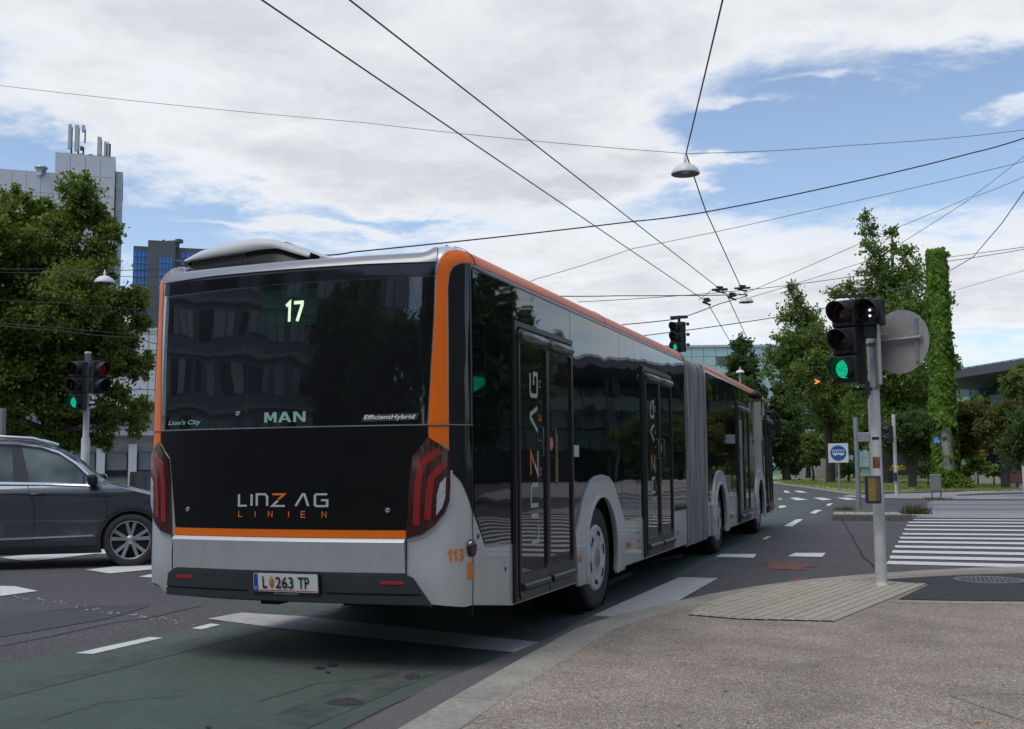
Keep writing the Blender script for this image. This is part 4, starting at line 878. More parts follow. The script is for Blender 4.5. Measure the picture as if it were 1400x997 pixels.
# silver lip folds down over a dark recessed rear face with grille
dk = [(252, 357.5), (275, 353), (300, 348.5), (330, 343.5), (352, 339.5), (375, 338), (400, 345.5), (424, 352.5)]
def interp_px(lst, x): return float(np.interp(x, [q[0] for q in lst], [q[1] for q in lst]))
tpx = [(252, 356), (275, 343), (300, 335.5), (330, 329), (352, 325.5), (375, 327.5), (400, 336), (437, 350)]
xsamp = np.linspace(252, 424, 28); A_ = [YP(x, interp_px(tpx, x), .75) for x in xsamp]; B_ = [YP(x, interp_px(dk, x), .60) for x in xsamp]; C_ = [YP(x, interp_px(dk, x), .60)+Vector((0, .05, 0)) for x in xsamp]; D_ = [Vector((c.x, .52, base_z-.06)) for c in C_]
n_ = len(A_); MB().add(A_+B_+C_, [(j, j+1, n_+j+1, n_+j)[::-1] for j in range(n_-1)]+[(n_+j, n_+j+1, 2*n_+j+1, 2*n_+j)[::-1] for j in range(n_-1)], True).build('unit_lip', pod_m, hd)
MB().add(C_+D_, [(j, j+1, n_+j+1, n_+j)[::-1] for j in range(n_-1)], True).build('unit_face', mat('unit_face_dark', (.005, .005, .006), .25, spec=.25, var=.3, scale=3), hd)
gr = MB(); x0, x1 = xs[2][0]-.1, xs[5][0]

for k in range(15):
    for r_ in range(3):
        q = YP(262+k*5.0+(r_ % 2)*2.5, 357.5-k*.75+r_*3.6, .57); t_ = .0
        gr.add([q+Vector((.013*cos(a), 0, .010*sin(a))) for a in np.linspace(0, 2*pi, 7)[:-1]], [(5, 4, 3, 2, 1, 0)])
gr.build('grille_holes', under, hd, kind='stuff')
MB().box((xs[4][0]-.15, 2.2, xs[4][1]-.005), (.8, 2.4, .06), bev=.02).build('unit_lid', rubber, hd)

# ================================================================ signals, poles, signs
sig_black = mat('signal_housing', (.016, .016, .018), .5, var=.2, scale=8, bump=.0005)
lens_off_r = mat('lens_red_unlit', (.06, .006, .006), .25, coat=.5); lens_off_y = mat('lens_amber_unlit', (.035, .018, .008), .25, coat=.5); lens_off_g = mat('lens_green_unlit', (.006, .03, .02), .25, coat=.5)
lens_g = mat('lens_green_lit', (.0, .25, .15), .3, emit=(.01, .72, .36), estr=.65); lens_r = mat('lens_red_lit', (.3, .01, .01), .3, emit=(.6, .02, .02), estr=.04)
white_dot = mat('white_signal_dot', (.8, .8, .8), .3, emit=(.9, .9, 1), estr=1.3); orange_led = mat('orange_led', (.2, .08, 0), .3, emit=(1, .35, .02), estr=1.0)
def visor(r=.118, ln=.21, n=20):
    """hood around a lens opening towards -Y, longer on top, cut away underneath"""
    V = []; F = []; th = .006
    for j, t in enumerate((0, .5, 1)):
        for k in range(n+1):
            a = rad(-60)+rad(300)*k/n; up = (sin(a)+1)/2; l = ln*t*(.45+.55*up)
            for rr in (r, r-th): V.append((cos(a)*rr, -l, sin(a)*rr-.035*t*t*0))
    m_ = (n+1)*2
    for j in range(2):
        for k in range(n):
            a = j*m_+k*2; b = a+2; F += [(a, b, b+m_, a+m_), (a+1, a+1+m_, b+1+m_, b+1)]
    a = 2*m_
    for k in range(n): F.append((a+k*2, a+k*2+2, a+k*2+3, a+k*2+1))
    return V, F
def signal_head(parent, loc, yaw, mods, pitch=.29, w=.28, nm='signal_head', scale=1):
    h = link(nm, None, parent, loc, (0, 0, yaw)); n = len(mods)
    h.scale = (scale,)*3
    mb = MB()
    for i in range(n): mb.box((0, .05, -i*pitch), (w, .15, pitch-.008), bev=.02)
    mb.box((0, .075, -(n-1)*pitch/2), (w-.03, .10, n*pitch-.02)); mb.build('housing', sig_black, h)
    for i, md in enumerate(mods):
        V, F = visor(); MB().add([(x, y-.03, z-i*pitch) for x, y, z in V], F, True).build('visor', sig_black, h)
        MB().lathe([(0, .012), (.05, .010), (.085, .004), (.104, -.004)], 24, origin=(0, -.030, -i*pitch), R=Matrix.Rotation(pi/2, 3, 'X')).build('lens', md if md else lens_off_r, h)
    return h
pc = G(1205.5, 801, KZ)
pole = thing('traffic_signal', 'near white traffic light pole on the pavement with green light and push button box', 'traffic light', tuple(pc))
D0 = (pc-CC).dot(CF)
def loc_at(pxx, pyy, D=None, o=pc): return tuple(P(pxx, pyy, D or D0)-o)
MB().lathe([(.075, 0), (.075, .012), (.066, .02), (.060, .05), (.060, .95), (.056, .98), (.053, 2.72), (.0, 2.73)], 24).build('post', white_pole, pole)
sticker = mat('sticker_orange', (.45, .17, .05), .5, col2=(.05, .04, .04), scale=30)
for z, hh, m_ in ((1.22, .12, sticker), (1.52, .03, rubber)):
    MB().lathe([(.056, 0), (.056, hh)], 14, origin=(0, 0, z), a0=rad(-135), a1=rad(-55)).build('sticker', m_, pole)
for z in (2.05, 2.52): MB().lathe([(.054, 0), (.060, .005), (.060, .03), (.054, .035)], 20, origin=(0, 0, z)).build('clamp_band', steel, pole)
# blotchy dirt and scratches near the foot
hv = signal_head(pole, loc_at(1153.5, 429), rad(-24), [lens_off_r, lens_off_y, lens_g], pitch=.305, scale=.95, w=.27)
hv2 = signal_head(pole, loc_at(1188.5, 427, D0-.02), rad(-14), [mat('lens_smoke', (.02, .02, .022), .2, coat=.5)], pitch=.29, nm='bus_signal_head', w=.27)
for dz in (.035, -.025): MB().lathe([(0, .004), (.010, .003), (.013, 0)], 12, origin=(.02, -.055, dz-.02), R=Matrix.Rotation(pi/2, 3, 'X')).build('signal_dot', white_dot, hv2)
b_ = P(1177, 485, D0+.10)-pc; MB().box(tuple(b_), (.09, .14, .62), rz=.1, bev=.02).build('side_head', sig_black, pole)
MB().tube([loc_at(1165, 530), loc_at(1168, 533), tuple(Vector((0, 0, P(1190, 530, D0).z-pc.z)))], .016, 8).build('bracket', sig_black, pole)
MB().box(loc_at(1186, 531, D0-.05), (.05, .05, .14)).build('bracket_block', sig_black, pole)
MB().box(loc_at(1165, 405, D0+.02), (.36, .05, .03)).build('top_bracket', sig_black, pole)
a_ = Vector(loc_at(1178, 400, D0)); MB().tube([tuple(a_+Vector((0, 0, -.1))), tuple(a_+Vector((0, 0, .05)))], .012, 8).build('antenna_stem', steel, pole); MB().lathe([(0, .065), (.045, .06), (.05, .045), (.0, .04)], 20, origin=tuple(a_)).build('antenna_disc', white_pole, pole)
MB().box(loc_at(1189, 452, D0+.02), (.13, .09, .16), bev=.01).build('pole_top_bracket', sig_black, pole)
# push-button box
bx_ = link('push_button_box', None, pole, loc_at(1193.5, 669.5, D0-.12), (0, 0, .1)); navy = mat('button_box_blue', (.018, .032, .085), .45, coat=.2); ochre = mat('button_box_ochre', (.26, .17, .035), .5, var=.15)
MB().box((0, 0, 0), (.155, .09, .285), bev=.014).build('box_body', navy, bx_); MB().box((-.012, -.047, 0), (.072, .006, .235), bev=.002).build('front_plate', ochre, bx_); MB().box((.045, -.047, 0), (.030, .006, .235), bev=.002).build('side_plate', ochre, bx_)
MB().box((.045, -.0475, 0), (.012, .008, .235)).build('side_groove', navy, bx_)
# round sign seen from the back, on its arm
sc_ = Vector(loc_at(1231.5, 467.5, D0+.05)); sr = .335; R = Matrix.Rotation(rad(-32), 3, 'Z') @ Matrix.Rotation(pi/2, 3, 'X')
rs = thing('round_sign', 'round grey back of a road sign on an arm at the near traffic light pole', 'road sign', tuple(pc+sc_))
back_m = mat('sign_back', (.33, .32, .31), .55, metal=.2, var=.12, scale=30, var2=.08, bump=.0006, bscale=90)
MB().lathe([(0, .0), (sr-.01, .0), (sr, .006), (sr, .016), (0, .016)], 56, R=R, smooth=False).build('disc', back_m, rs)
Rz = Matrix.Rotation(rad(-32), 3, 'Z')
for xx in (-.22, .20): MB().box(tuple(Rz @ Vector((xx, -.022, .0))), (.035, .03, .46), rz=rad(-32), bev=.004).build('rail', steel, rs)
arm_a = Vector((0, 0, P(1195, 463, D0).z-pc.z))-sc_; MB().tube([tuple(arm_a), tuple(Rz @ Vector((-.2, -.05, .02))), tuple(Rz @ Vector((.27, -.05, .02)))], .020, 12).build('arm', steel, rs)
MB().box(tuple(Rz @ Vector((-.17, -.045, .10))), (.08, .004, .03), rz=rad(-32)).build('tag_plate', white_pole, rs)
# narrow sign seen edge-on fixed behind the pole
es = P(1199, 480, D0+.12); tag(MB().box((0, 0, 0), (.035, .5, .74), rz=.12, bev=.004).build('edge_on_sign', back_m, None, tuple(es)), 'narrow grey sign seen edge-on just right of the near traffic light pole', 'road sign')

# second post behind the near pole, and post with small box on the island
gp = G(1174.5, 697, .11); t = thing('island_post', 'thin galvanised post with small box at its top on the traffic island', 'post', tuple(gp)); Dp = (gp-CC).dot(CF)
MB().tube([(0, 0, 0), (0, 0, (P(1166, 570, Dp)-gp).z)], .065, 14).build('post_tube', steel, t); MB().box(tuple(P(1181, 598, Dp)-gp), (.30, .2, .25), bev=.02).build('control_box', steel, t)
p2 = G(1199.5, 690, 0); t = thing('leaning_column', 'pale grey round column hidden behind the near traffic light pole', 'column', tuple(p2)); Dp = (p2-CC).dot(CF)
MB().tube([(0, 0, 0), (0, 0, (P(1188, 545, Dp)-p2).z)], [.20, .17], 16).build('column_tube', mat('concrete_pale', (.33, .32, .30), .8, var=.12, var2=.1), t)
# bus lane sign
b0 = G(1148, 671, 0); Db = (b0-CC).dot(CF); sg = thing('bus_lane_sign', 'square white sign with a blue disc and white bus on a thin post', 'road sign', tuple(b0))
k = Db/FPX; ztop = (P(1148, 606, Db)-b0).z; MB().tube([(0, 0.06, 0), (0, 0.06, ztop)], .05, 10).build('post', steel, sg)
wh = mat('sign_white', (.58, .60, .60), .4); bl = mat('sign_blue', (.012, .09, .30), .4); hw = 13.2*k; zc_ = (P(1148, 619.5, Db)-b0).z
MB().box((0, 0, zc_), (2*hw, .03, 2*hw), bev=.01).build('board', wh, sg)
fs = flat_fn((0, -.018, zc_), (1, 0, 0), (0, 0, 1))
decal('blue_disc', [(circ(0, 0, hw*.80, 32), [])], fs, bl, sg)
u_ = hw*.80
decal('bus_symbol', [([(-.72*u_, -.22*u_), (.74*u_, -.22*u_), (.74*u_, -.02*u_), (-.72*u_, -.02*u_)], []), ([(-.74*u_, .34*u_), (.72*u_, .34*u_), (.72*u_, .42*u_), (-.74*u_, .42*u_)], [])]+[([(x*u_-.035*u_, -.02*u_), (x*u_+.035*u_, -.02*u_), (x*u_+.035*u_, .34*u_), (x*u_-.035*u_, .34*u_)], []) for x in (-.70, -.44, -.18, .08, .34, .68)], fs, wh, sg, off=.005)
decal('symbol_wheel', [(circ(-.40*u_, -.24*u_, .13*u_, 14), [])], fs, wh, sg, off=.008); decal('symbol_wheel', [(circ(.42*u_, -.24*u_, .13*u_, 14), [])], fs, wh, sg, off=.008)
decal('red_mark', [(rrect(-.25*u_, -.92*u_, .25*u_, -.80*u_, .02*u_, 2), [])], fs, red_refl, sg, off=.006)
# pedestrian signal poles further away
def ped_pole(bx, by, tx, ty, label, head=None, r=.07, extra=None):
    b = G(bx, by, .02); D = (b-CC).dot(CF); t = thing('signal_pole', label, 'traffic light', tuple(b)); h = (P(tx, ty, D)-b).z
    MB().tube([(0, 0, 0), (0, 0, h)], r, 12).build('post', white_pole, t)
    if head: head(t, b, D, h)
    return t, b, D
def side_head(t, b, D, h):
    signal_head(t, tuple(P(1214.5, 588, D)-b), rad(-75), [lens_off_r, lens_off_g], pitch=.30, scale=1.15)
    MB().box(tuple(P(1224, 652, D-.05)-b), (.16, .12, .34), bev=.02).build('button_box', navy, t)
ped_pole(1226, 678.5, 1218.5, 566, 'thin white pole with dark two-lens signal turned away, left of the litter bin', side_head)
def green_head(t, b, D, h):
    hh = signal_head(t, tuple(P(1391.5, 581, D-.1)-b), rad(6), [lens_off_r, mat('walk_lens', (.01, .04, .03), .4)], pitch=.31, scale=1.1)
    f = flat_fn((0, -.062, -.31), (1, 0, 0), (0, 0, 1))
    man = [[(-.02, .075), (.02, .075), (.02, .045), (-.02, .045)], [(-.045, .035), (.045, .035), (.035, -.015), (-.035, -.015)], [(-.035, -.018), (0, -.018), (-.02, -.085), (-.055, -.085)], [(.003, -.018), (.035, -.018), (.06, -.08), (.028, -.085)]]
    decal('green_man', [(m2[::-1] if False else ccw(m2), []) for m2 in man], f, mat('green_man_led', (.1, .5, .3), .4, emit=(.05, 1, .5), estr=1.1), hh, off=.012)
    MB().box(tuple(P(1391, 662, D-.05)-b), (.15, .12, .30), bev=.02).build('button_box', navy, t)
ped_pole(1401, 671, 1396, 570, 'white pole at the right edge with a lit green pedestrian light', green_head)
# plain white bollard-like poles in the park
for (bx, by, tx, ty, l) in [(1088.5, 646, 1086, 593, 'slim grey pole before the concrete drum, just right of the bus mirror'), (1217, 650, 1216, 600, 'slim grey pole in the park behind the ginkgo trunk')]:
    b = G(bx, by, .02) ; D = min((b-CC).dot(CF), 95); b = P(bx, by, D); b.z = .03; tag(MB().tube([(0, 0, 0), (0, 0, (P(tx, ty, D)-b).z)], .16, 10).build('bollard_pole', white_pole, None, tuple(b)), l, 'pole')
# left signals beyond the car
DL = 20.0; lb = P(116, 640, DL); lb.z = 0
lp = thing('traffic_signal', 'grey traffic light pole behind the dark car with two heads, one red and one green', 'traffic light', tuple(lb))
ztop = (P(121, 482, DL)).z; MB().lathe([(.075, 0), (.075, 1.9), (.055, 1.93), (.052, ztop-.02), (.06, ztop-.015), (.06, ztop+.03), (0, ztop+.04)], 18).build('post', white_pole, lp)
signal_head(lp, tuple(P(106, 505, DL-.05)-lb), rad(8), [lens_off_r, lens_off_y, lens_g], pitch=.30)
signal_head(lp, tuple(P(136, 505, DL-.05)-lb), rad(76), [lens_r, lens_off_g], pitch=.30)
for zz in (ztop-.15, ztop-.95): MB().box((0, 0, zz), (.42, .05, .04), rz=-YAW*0+.3).build('bracket', sig_black, lp)
b = P(1, 640, 23); b.z = 0; tag(MB().tube([(0, 0, 0), (0, 0, P(2, 558, 23).z)], .07, 12).build('grey_post', steel, None, tuple(b)), 'plain grey post at the left edge of the picture behind the car', 'post')
# hanging signal above the bus and small hanging arrow
t_ = lens_g.node_tree; vv = t_.nodes.new('ShaderNodeTexVoronoi'); vv.inputs['Scale'].default_value = 95; tcn_ = t_.nodes.new('ShaderNodeTexCoord'); t_.links.new(tcn_.outputs['Object'], vv.inputs['Vector'])
rr_n = t_.nodes.new('ShaderNodeMapRange'); rr_n.inputs['From Max'].default_value = .75; rr_n.inputs['To Min'].default_value = 1.0; rr_n.inputs['To Max'].default_value = .25; t_.links.new(vv.outputs['Distance'], rr_n.inputs[0]); t_.links.new(rr_n.outputs[0], t_.nodes['Principled BSDF'].inputs['Emission Strength'])
DH = 26.0; hb = P(928, 446, DH); hs = thing('hanging_signal', 'black traffic light with green lit hanging from the wires above the bus', 'traffic light', tuple(hb))
signal_head(hs, (-.05, 0, -.02), rad(-24), [lens_off_r, lens_off_y, lens_g], pitch=.26, w=.40, scale=.93); [MB().box((.20, .08, .05-k_*.25), (.07, .10, .07), bev=.02).build('side_visor', sig_black, hs) for k_ in range(3)]
MB().tube([(0, .05, .1), (0, .05, .26)], .035, 8).build('hanger', rubber, hs); MB().box((0, .05, .22), (.42, .1, .07), bev=.02).build('hanger_clamp', rubber, hs)
DA = 34.; hb = P(1117, 522, DA); ha = thing('arrow_sign', 'small black hanging box with an orange arrow in front of the ginkgo tree', 'sign', tuple(hb)); MB().box((0, 0, 0), (.24, .1, .24), bev=.02).build('sign_box', sig_black, ha)
decal('arrow', [(ccw(stroke([(-.06, .06), (.06, 0), (-.06, -.06)], .04)), [])], flat_fn((0, -.052, 0), (1, 0, 0), (0, 0, 1)), orange_led, ha)
# litter bin
bb = G(1280.5, 681.5, .02); Dq = (bb-CC).dot(CF); k = Dq/FPX; lbn = thing('litter_bin', 'grey metal litter bin on two legs at the pavement edge', 'litter bin', tuple(bb))
bin_m = mat('bin_metal', (.24, .235, .22), .5, metal=.4, var=.15, scale=6, stretch=(8, 8, .6)); zt_ = (P(1280, 650, Dq)-bb).z; zb_ = (P(1280, 672, Dq)-bb).z
MB().box((0, 0, (zt_+zb_)/2), (14*k, 12*k, zt_-zb_), bev=.04).build('bin_body', bin_m, lbn); MB().box((0, 0, zt_+.01), (15*k, 13*k, .05), bev=.015).build('rim', steel, lbn)
for sx in (-1, 1): MB().box((sx*5.8*k, 0, zb_/2), (.07, .10, zb_+.1)).build('leg', steel, lbn)

# ================================================================ overhead wires and lamps
wire_m = mat('wire', (.03, .03, .034), .6); lamp_m = mat('lamp_shade', (.68, .69, .66), .45, var=.08); lamp_in = mat('lamp_inside', (.10, .10, .095), .6)
def wire(nm, pts, r, label, sag=0):
    W_ = [P(*p) for p in pts]; out = []
    def leaves_view(p): return p[0] <= 5 or p[0] >= 1395 or p[1] <= 5
    if leaves_view(pts[0]): d_ = (W_[0]-W_[1]).normalized(); d_.z *= .4; W_.insert(0, W_[0]+d_*28)
    if leaves_view(pts[-1]): d_ = (W_[-1]-W_[-2]).normalized(); d_.z *= .4; W_.append(W_[-1]+d_*28)
    for i in range(len(W_)-1):
        for t in np.linspace(0, 1, 9)[:-1]: q = W_[i].lerp(W_[i+1], t); out.append(q-Vector((0, 0, 4*sag*t*(1-t))))
    out.append(W_[-1]); o = W_[0]; tag(MB().tube([q-o for q in out], r*.82, 6).build(nm, wire_m, None, tuple(o)), label, 'wire')
def dep(y, z=5.5, hor=637): return (z-CH)*FPX/(hor-y)
wire('contact_wire', [(300, -42, dep(-42, hor=642)), (358, 0, dep(0, hor=641)), (965, 412, dep(412))], .0105, 'trolley wire running from the top edge above the 17 to the left clamp', 0)
wire('contact_wire', [(420, -42, dep(-42, hor=642)), (478, 0, dep(0, hor=641)), (993, 402, dep(402))], .0105, 'right-hand one of the two trolley wires crossing the cloud', 0)
wire('contact_wire', [(967, 414, dep(414)), (1000, 470, dep(470)), (1012, 490, dep(490))], .014, 'trolley wire going on from the left clamp down behind the bus roof')
wire('contact_wire', [(993, 402, dep(402)), (1023, 466, dep(466)), (1034, 490, dep(490))], .014, 'trolley wire going on from the middle clamp towards the ginkgo tree')
wire('span_wire', [(-120, 104, 27), (0, 117, 25), (500, 168, 22), (937, 210, 20)], .0065, 'long thin span wire from the left edge to the big hanging lamp', .04)
wire('span_wire', [(937, 210, 20), (1160, 199, 21), (1400, 178, 22), (1600, 160, 23)], .0065, 'thin span wire from the big hanging lamp to the upper right edge', .03)
wire('lamp_cable', [(996, -40, 12.5), (988, 0, 13.5), (938, 210, 20)], .015, 'dark cable from the top edge down to the big hanging lamp')
wire('lamp_cable', [(938, 210, 20), (965, 289, 23.5), (1013, 393, 31), (1020, 403, 33)], .016, 'dark cable from the big hanging lamp down to the small one')
wire('feeder_cable', [(440, 349, 17), (480, 345, 18), (865, 303, 20), (965, 290, 20.5), (1160, 250, 21), (1330, 209, 21), (1400, 189, 21), (1500, 165, 21)], .016, 'thick dark cable crossing the sky from the bus roof to the right edge', .015)
wire('span_wire', [(700, 391, 34), (735, 381, 34), (865, 340, 34), (1100, 290, 34), (1400, 221, 34), (1500, 196, 34)], .011, 'faint span wire rising from the bus roof below the thick cable', .03)
wire('span_wire', [(760, 405, 30), (845, 404.5, 30), (1022, 403, 30)], .017, 'level dark wire just above the bus roof left of the clamps', .01)
wire('span_wire', [(790, 413, 32), (985, 400, 32), (1125, 384, 32), (1260, 362, 32), (1400, 341, 32), (1500, 325, 32)], .012, 'thin wire from the bus roof through the tall ginkgo to the right edge', .02)
wire('span_wire', [(1012, 404, 33), (1200, 322, 36), (1330, 268, 38), (1400, 214, 38), (1450, 180, 38)], .011, 'upper one of two thin wires rising from the small lamp', .02)
wire('span_wire', [(1022, 408, 33), (1200, 352, 36), (1330, 270, 38), (1400, 242, 38), (1500, 200, 38)], .011, 'lower one of two thin wires rising from the small lamp', .02)
wire('span_wire', [(850, 444, 27), (928, 436, 26), (985, 415, 28), (1022, 404, 30)], .015, 'wire that carries the hanging traffic light above the bus', .01)
wire('span_wire', [(880, 459, 30), (1060, 434, 31), (1150, 416, 32)], .016, 'lowest dark wire between the bus roof and the signals', .02)
wire('guy_wire', [(955, 411, 30), (975, 395, 30), (1022, 404, 30)], .010, 'short bridle wire between the trolley clamps', 0)
wire('guy_wire', [(1289, 376, 48), (1330, 352, 42), (1370, 305, 34), (1400, 262, 30), (1420, 225, 28)], .018, 'curved dark cable from the ivy column to the right edge', 0)
wire('span_wire', [(1288, 353, 50), (1400, 338, 44), (1500, 325, 40)], .016, 'short wire right of the ivy column, above the curved cable foot')
wire('span_wire', [(1288, 402, 50), (1400, 370, 44), (1500, 342, 40)], .010, 'faint wire right of the ivy column, below the curved cable')
wire('span_wire', [(1210, 398, 30), (1262, 388, 48)], .020, 'orange-tinged rope between the signals and the ivy column')
for i, (pp, r_, l) in enumerate([([(-80, 364, 30), (60, 368, 27), (150, 370, 26), (260, 363, 26)], .011, 'upper wire in front of the linden carrying the small lamp'),
     ([(-80, 368, 30), (60, 373, 27), (150, 377, 26), (260, 377, 26)], .009, 'second wire in front of the linden, just below the upper one'),
     ([(-80, 404, 28), (80, 414, 26), (225, 424, 26)], .009, 'third wire in front of the linden, halfway up its crown'),
     ([(-80, 432, 28), (80, 448, 26), (225, 458, 26)], .010, 'fourth wire in front of the linden, above the signal heads'),
     ([(-80, 436, 26), (80, 452, 25), (190, 462, 25), (225, 472, 25)], .012, 'lowest wire in front of the linden, ending at the bus corner')]):
    wire('span_wire', pp, r_, l, .03)
def clamp(px_, py_, D, w, label, rz=.4):
    b = P(px_, py_, D); t = thing('wire_clamp', label, 'wire clamp', tuple(b)); w *= .75; MB().box((0, 0, 0), (w, .05, .06), rz=rz, bev=.02).build('clamp_body', rubber, t); MB().box((0, 0, .06), (w*.4, .08, .045), rz=rz+.5).build('clamp_arm', rubber, t)
    MB().tube([(-w*.3, 0, -.02), (w*.3, 0, -.10)], .025, 6).build('clamp_tail', rubber, t)
clamp(966, 412, dep(412), .45, 'leftmost of the black trolley clamps, nearest the bus roof', -.8); clamp(984, 396, 28, .55, 'second black trolley clamp from the left', .1); clamp(1001, 405, dep(405), .45, 'third black trolley clamp, just left of the small lamp', -.8); clamp(1015, 394, 31, .6, 'black clamp directly above the small hanging lamp', .1)
def lamp(px_, py_, rpx, D, label, up=18):
    b = P(px_, py_, D); t = thing('street_lamp', label, 'street lamp', tuple(b)); r = rpx*D/FPX
    MB().lathe([(0, .62*r), (.12*r, .61*r), (.42*r, .52*r), (.70*r, .36*r), (.90*r, .14*r), (r, -.10*r), (1.0*r, -.18*r), (.96*r, -.18*r)], 36).build('lamp_shade', lamp_m, t)
    MB().lathe([(.96*r, -.18*r), (.80*r, -.02*r), (.4*r, .10*r), (0, .12*r)], 28).build('reflector', lamp_in, t); MB().lathe([(0, -.12*r), (.22*r, -.10*r), (.3*r, 0), (.28*r, .1*r)], 18).build('bulb_glass', mat('bulb_glass', (.3, .3, .28), .2), t)
    MB().lathe([(.13*r, .58*r), (.13*r, .95*r), (.06*r, 1.0*r), (.05*r, 1.2*r), (0, 1.2*r)], 12).build('stem', lamp_m, t)
lamp(937, 235, 19.5, 20, 'large white dome lamp hanging from crossed wires in the sky'); lamp(1020, 412, 10, 33, 'small white dome lamp hanging below the trolley wire clamps')
lamp(143, 385, 13.5, 26, 'white dome lamp hanging in front of the linden tree at left'); lamp(1012, 509, 6, 70, 'tiny distant dome lamp in front of the dark columnar tree')
b = P(1012, 514, 70); b.z = 0; tag(MB().tube([(0, 0, 0), (0, 0, P(1012, 506, 70).z)], .08, 8).build('lamp_post', steel, None, tuple(b)), 'far lamp post hidden behind the bus roof', 'post')

# ================================================================ vegetation
linden_leaf = leafmat('linden_leaves', (.065, .11, .02), (.24, .31, .055), (.40, .43, .10), .8)
ginkgo_leaf = leafmat('ginkgo_leaves', (.085, .15, .03), (.25, .345, .085), (.36, .43, .12), .5)
dark_leaf = leafmat('hornbeam_leaves', (.045, .085, .026), (.14, .215, .06), None, .6)
ivy_leaf = leafmat('ivy_leaves', (.05, .12, .012), (.24, .38, .045), (.36, .46, .08), 1.5)
cherry_leaf = leafmat('cherry_leaves', (.055, .080, .018), (.20, .20, .045), (.28, .19, .06), .7)
lime_leaf = leafmat('lime_leaves', (.08, .14, .015), (.20, .29, .05), None, 1.)
bark = mat('bark', (.060, .050, .040), .95, var=.35, scale=10, bump=.02, bscale=14, stretch=(1, 1, .3))
def leaves_mesh(name, blobs, n, size, m, seed=0, sub=26, flat=.0, fill=.35, tight=.17, spiky=1.0):
    r_ = np.random.default_rng(seed); B = np.array(blobs, float); vol = B[:, 3]**2.2; cnt = np.maximum(8, (n*vol/vol.sum()).astype(int)); C_ = []
    for (x, y, z, r), c in zip(B, cnt):
        d = r_.normal(size=(sub, 3)); d /= np.linalg.norm(d, axis=1)[:, None]; rad_ = r*(fill+(1-fill)*r_.random(sub)**.6); cc = np.array([x, y, z])+d*rad_[:, None]*np.array([1, 1, .95])
        idx = r_.integers(0, sub, c); w8 = .5+1.2*r_.random(sub); g = r_.normal(size=(c, 3))*r*tight*w8[idx][:, None]; g[:, 2] *= .7; g += d[idx]*(r_.normal(size=(c, 1))*r*tight*spiky); C_.append(cc[idx]+g)
    C_ = np.concatenate(C_); k = len(C_)
    a = r_.normal(size=(k, 3)); a /= np.linalg.norm(a, axis=1)[:, None]; b = r_.normal(size=(k, 3)); b[:, 2] *= .6; b -= (a*b).sum(1)[:, None]*a; b /= np.linalg.norm(b, axis=1)[:, None]
    s = size*(.6+.8*r_.random(k))[:, None]; nn = np.cross(a, b)
    V = np.stack([C_-a*s*.6, C_+b*s*.42+nn*s*.10, C_+a*s*.6, C_-b*s*.42+nn*s*.10], 1).reshape(-1, 3)
    me = bpy.data.meshes.new(name); me.vertices.add(4*k); me.vertices.foreach_set('co', V.ravel()); me.loops.add(4*k); me.loops.foreach_set('vertex_index', np.arange(4*k)); me.polygons.add(k)
    me.polygons.foreach_set('loop_start', np.arange(0, 4*k, 4)); me.polygons.foreach_set('loop_total', np.full(k, 4)); me.materials.append(m); me.update(calc_edges=True); me.validate(); return me
def tree(nm, label, cat, base_px, D, blobs, n, size, m, trunk_r, group=None, trunk_top=.55, thick=.9, seed=1, multi=1, base_z=0., sub=26, tight=.17, grow=1.0, fill=.35, spiky=1.0):
    b = P(base_px[0], base_px[1], D); b.z = base_z; t = thing(nm, label, cat, tuple(b), group=group); k = D/FPX; r_ = random.Random(seed); bl = []
    for (x, y, r) in blobs:
        r *= grow
        q = P(x, y, D+r_.uniform(-1, 1)*r*k*thick)-b; bl.append((q.x, q.y, q.z, r*k))
        if r*k > 1.1:
            q2 = P(x+r_.uniform(-.5, .5)*r, y+r_.uniform(-.4, .4)*r, D+r_.choice((-1, 1))*r*k*1.3)-b; bl.append((q2.x, q2.y, q2.z, r*k*.75))
    link('crown', leaves_mesh('crown', bl, n, size, m, seed, sub, tight=tight, fill=fill, spiky=spiky), t, kind='stuff')
    zs = sorted(q[2] for q in bl); low = zs[len(zs)//4]; top = zs[-1]; cx_ = sum(q[0] for q in bl)/len(bl); cy_ = sum(q[1] for q in bl)/len(bl)
    for i in range(multi):
        off = (i-(multi-1)/2)*trunk_r*1.6; hx = cx_*trunk_top+off*2.5*(multi > 1)
        tr = MB(); tp = (hx, cy_*.5, low if multi == 1 else low)
        tr.tube([(off*.4, 0, -.1), (off*.6+.02, 0, .4*low), (hx*.5+off*.6, cy_*.2, .75*low), tp, (cx_, cy_, top*.82)], [trunk_r*1.25, trunk_r, trunk_r*.85, trunk_r*.6, trunk_r*.12], 10)
        tr.build('trunk', bark, t)
    lm = MB()
    for q in bl:
        if q[3] > .35:
            z0 = min(q[2]-.5*q[3], top*.8); z0 = max(low*.7, z0-1.0*q[3]); f = min(1, max(0, (z0-low)/(top*.82-low+1e-3))); s = Vector((cx_*trunk_top+(cx_-cx_*trunk_top)*f, cy_*.5+(cy_*.5)*f, z0)); e_ = Vector(q[:3]); mdp = s.lerp(e_, .5)+Vector((0, 0, -.08*(e_-s).length))
            lm.tube([s, mdp, e_], [trunk_r*.32, trunk_r*.2, trunk_r*.06], 5, caps=False)
    if lm.V: lm.build('limb', bark, t, kind='stuff')
    return t
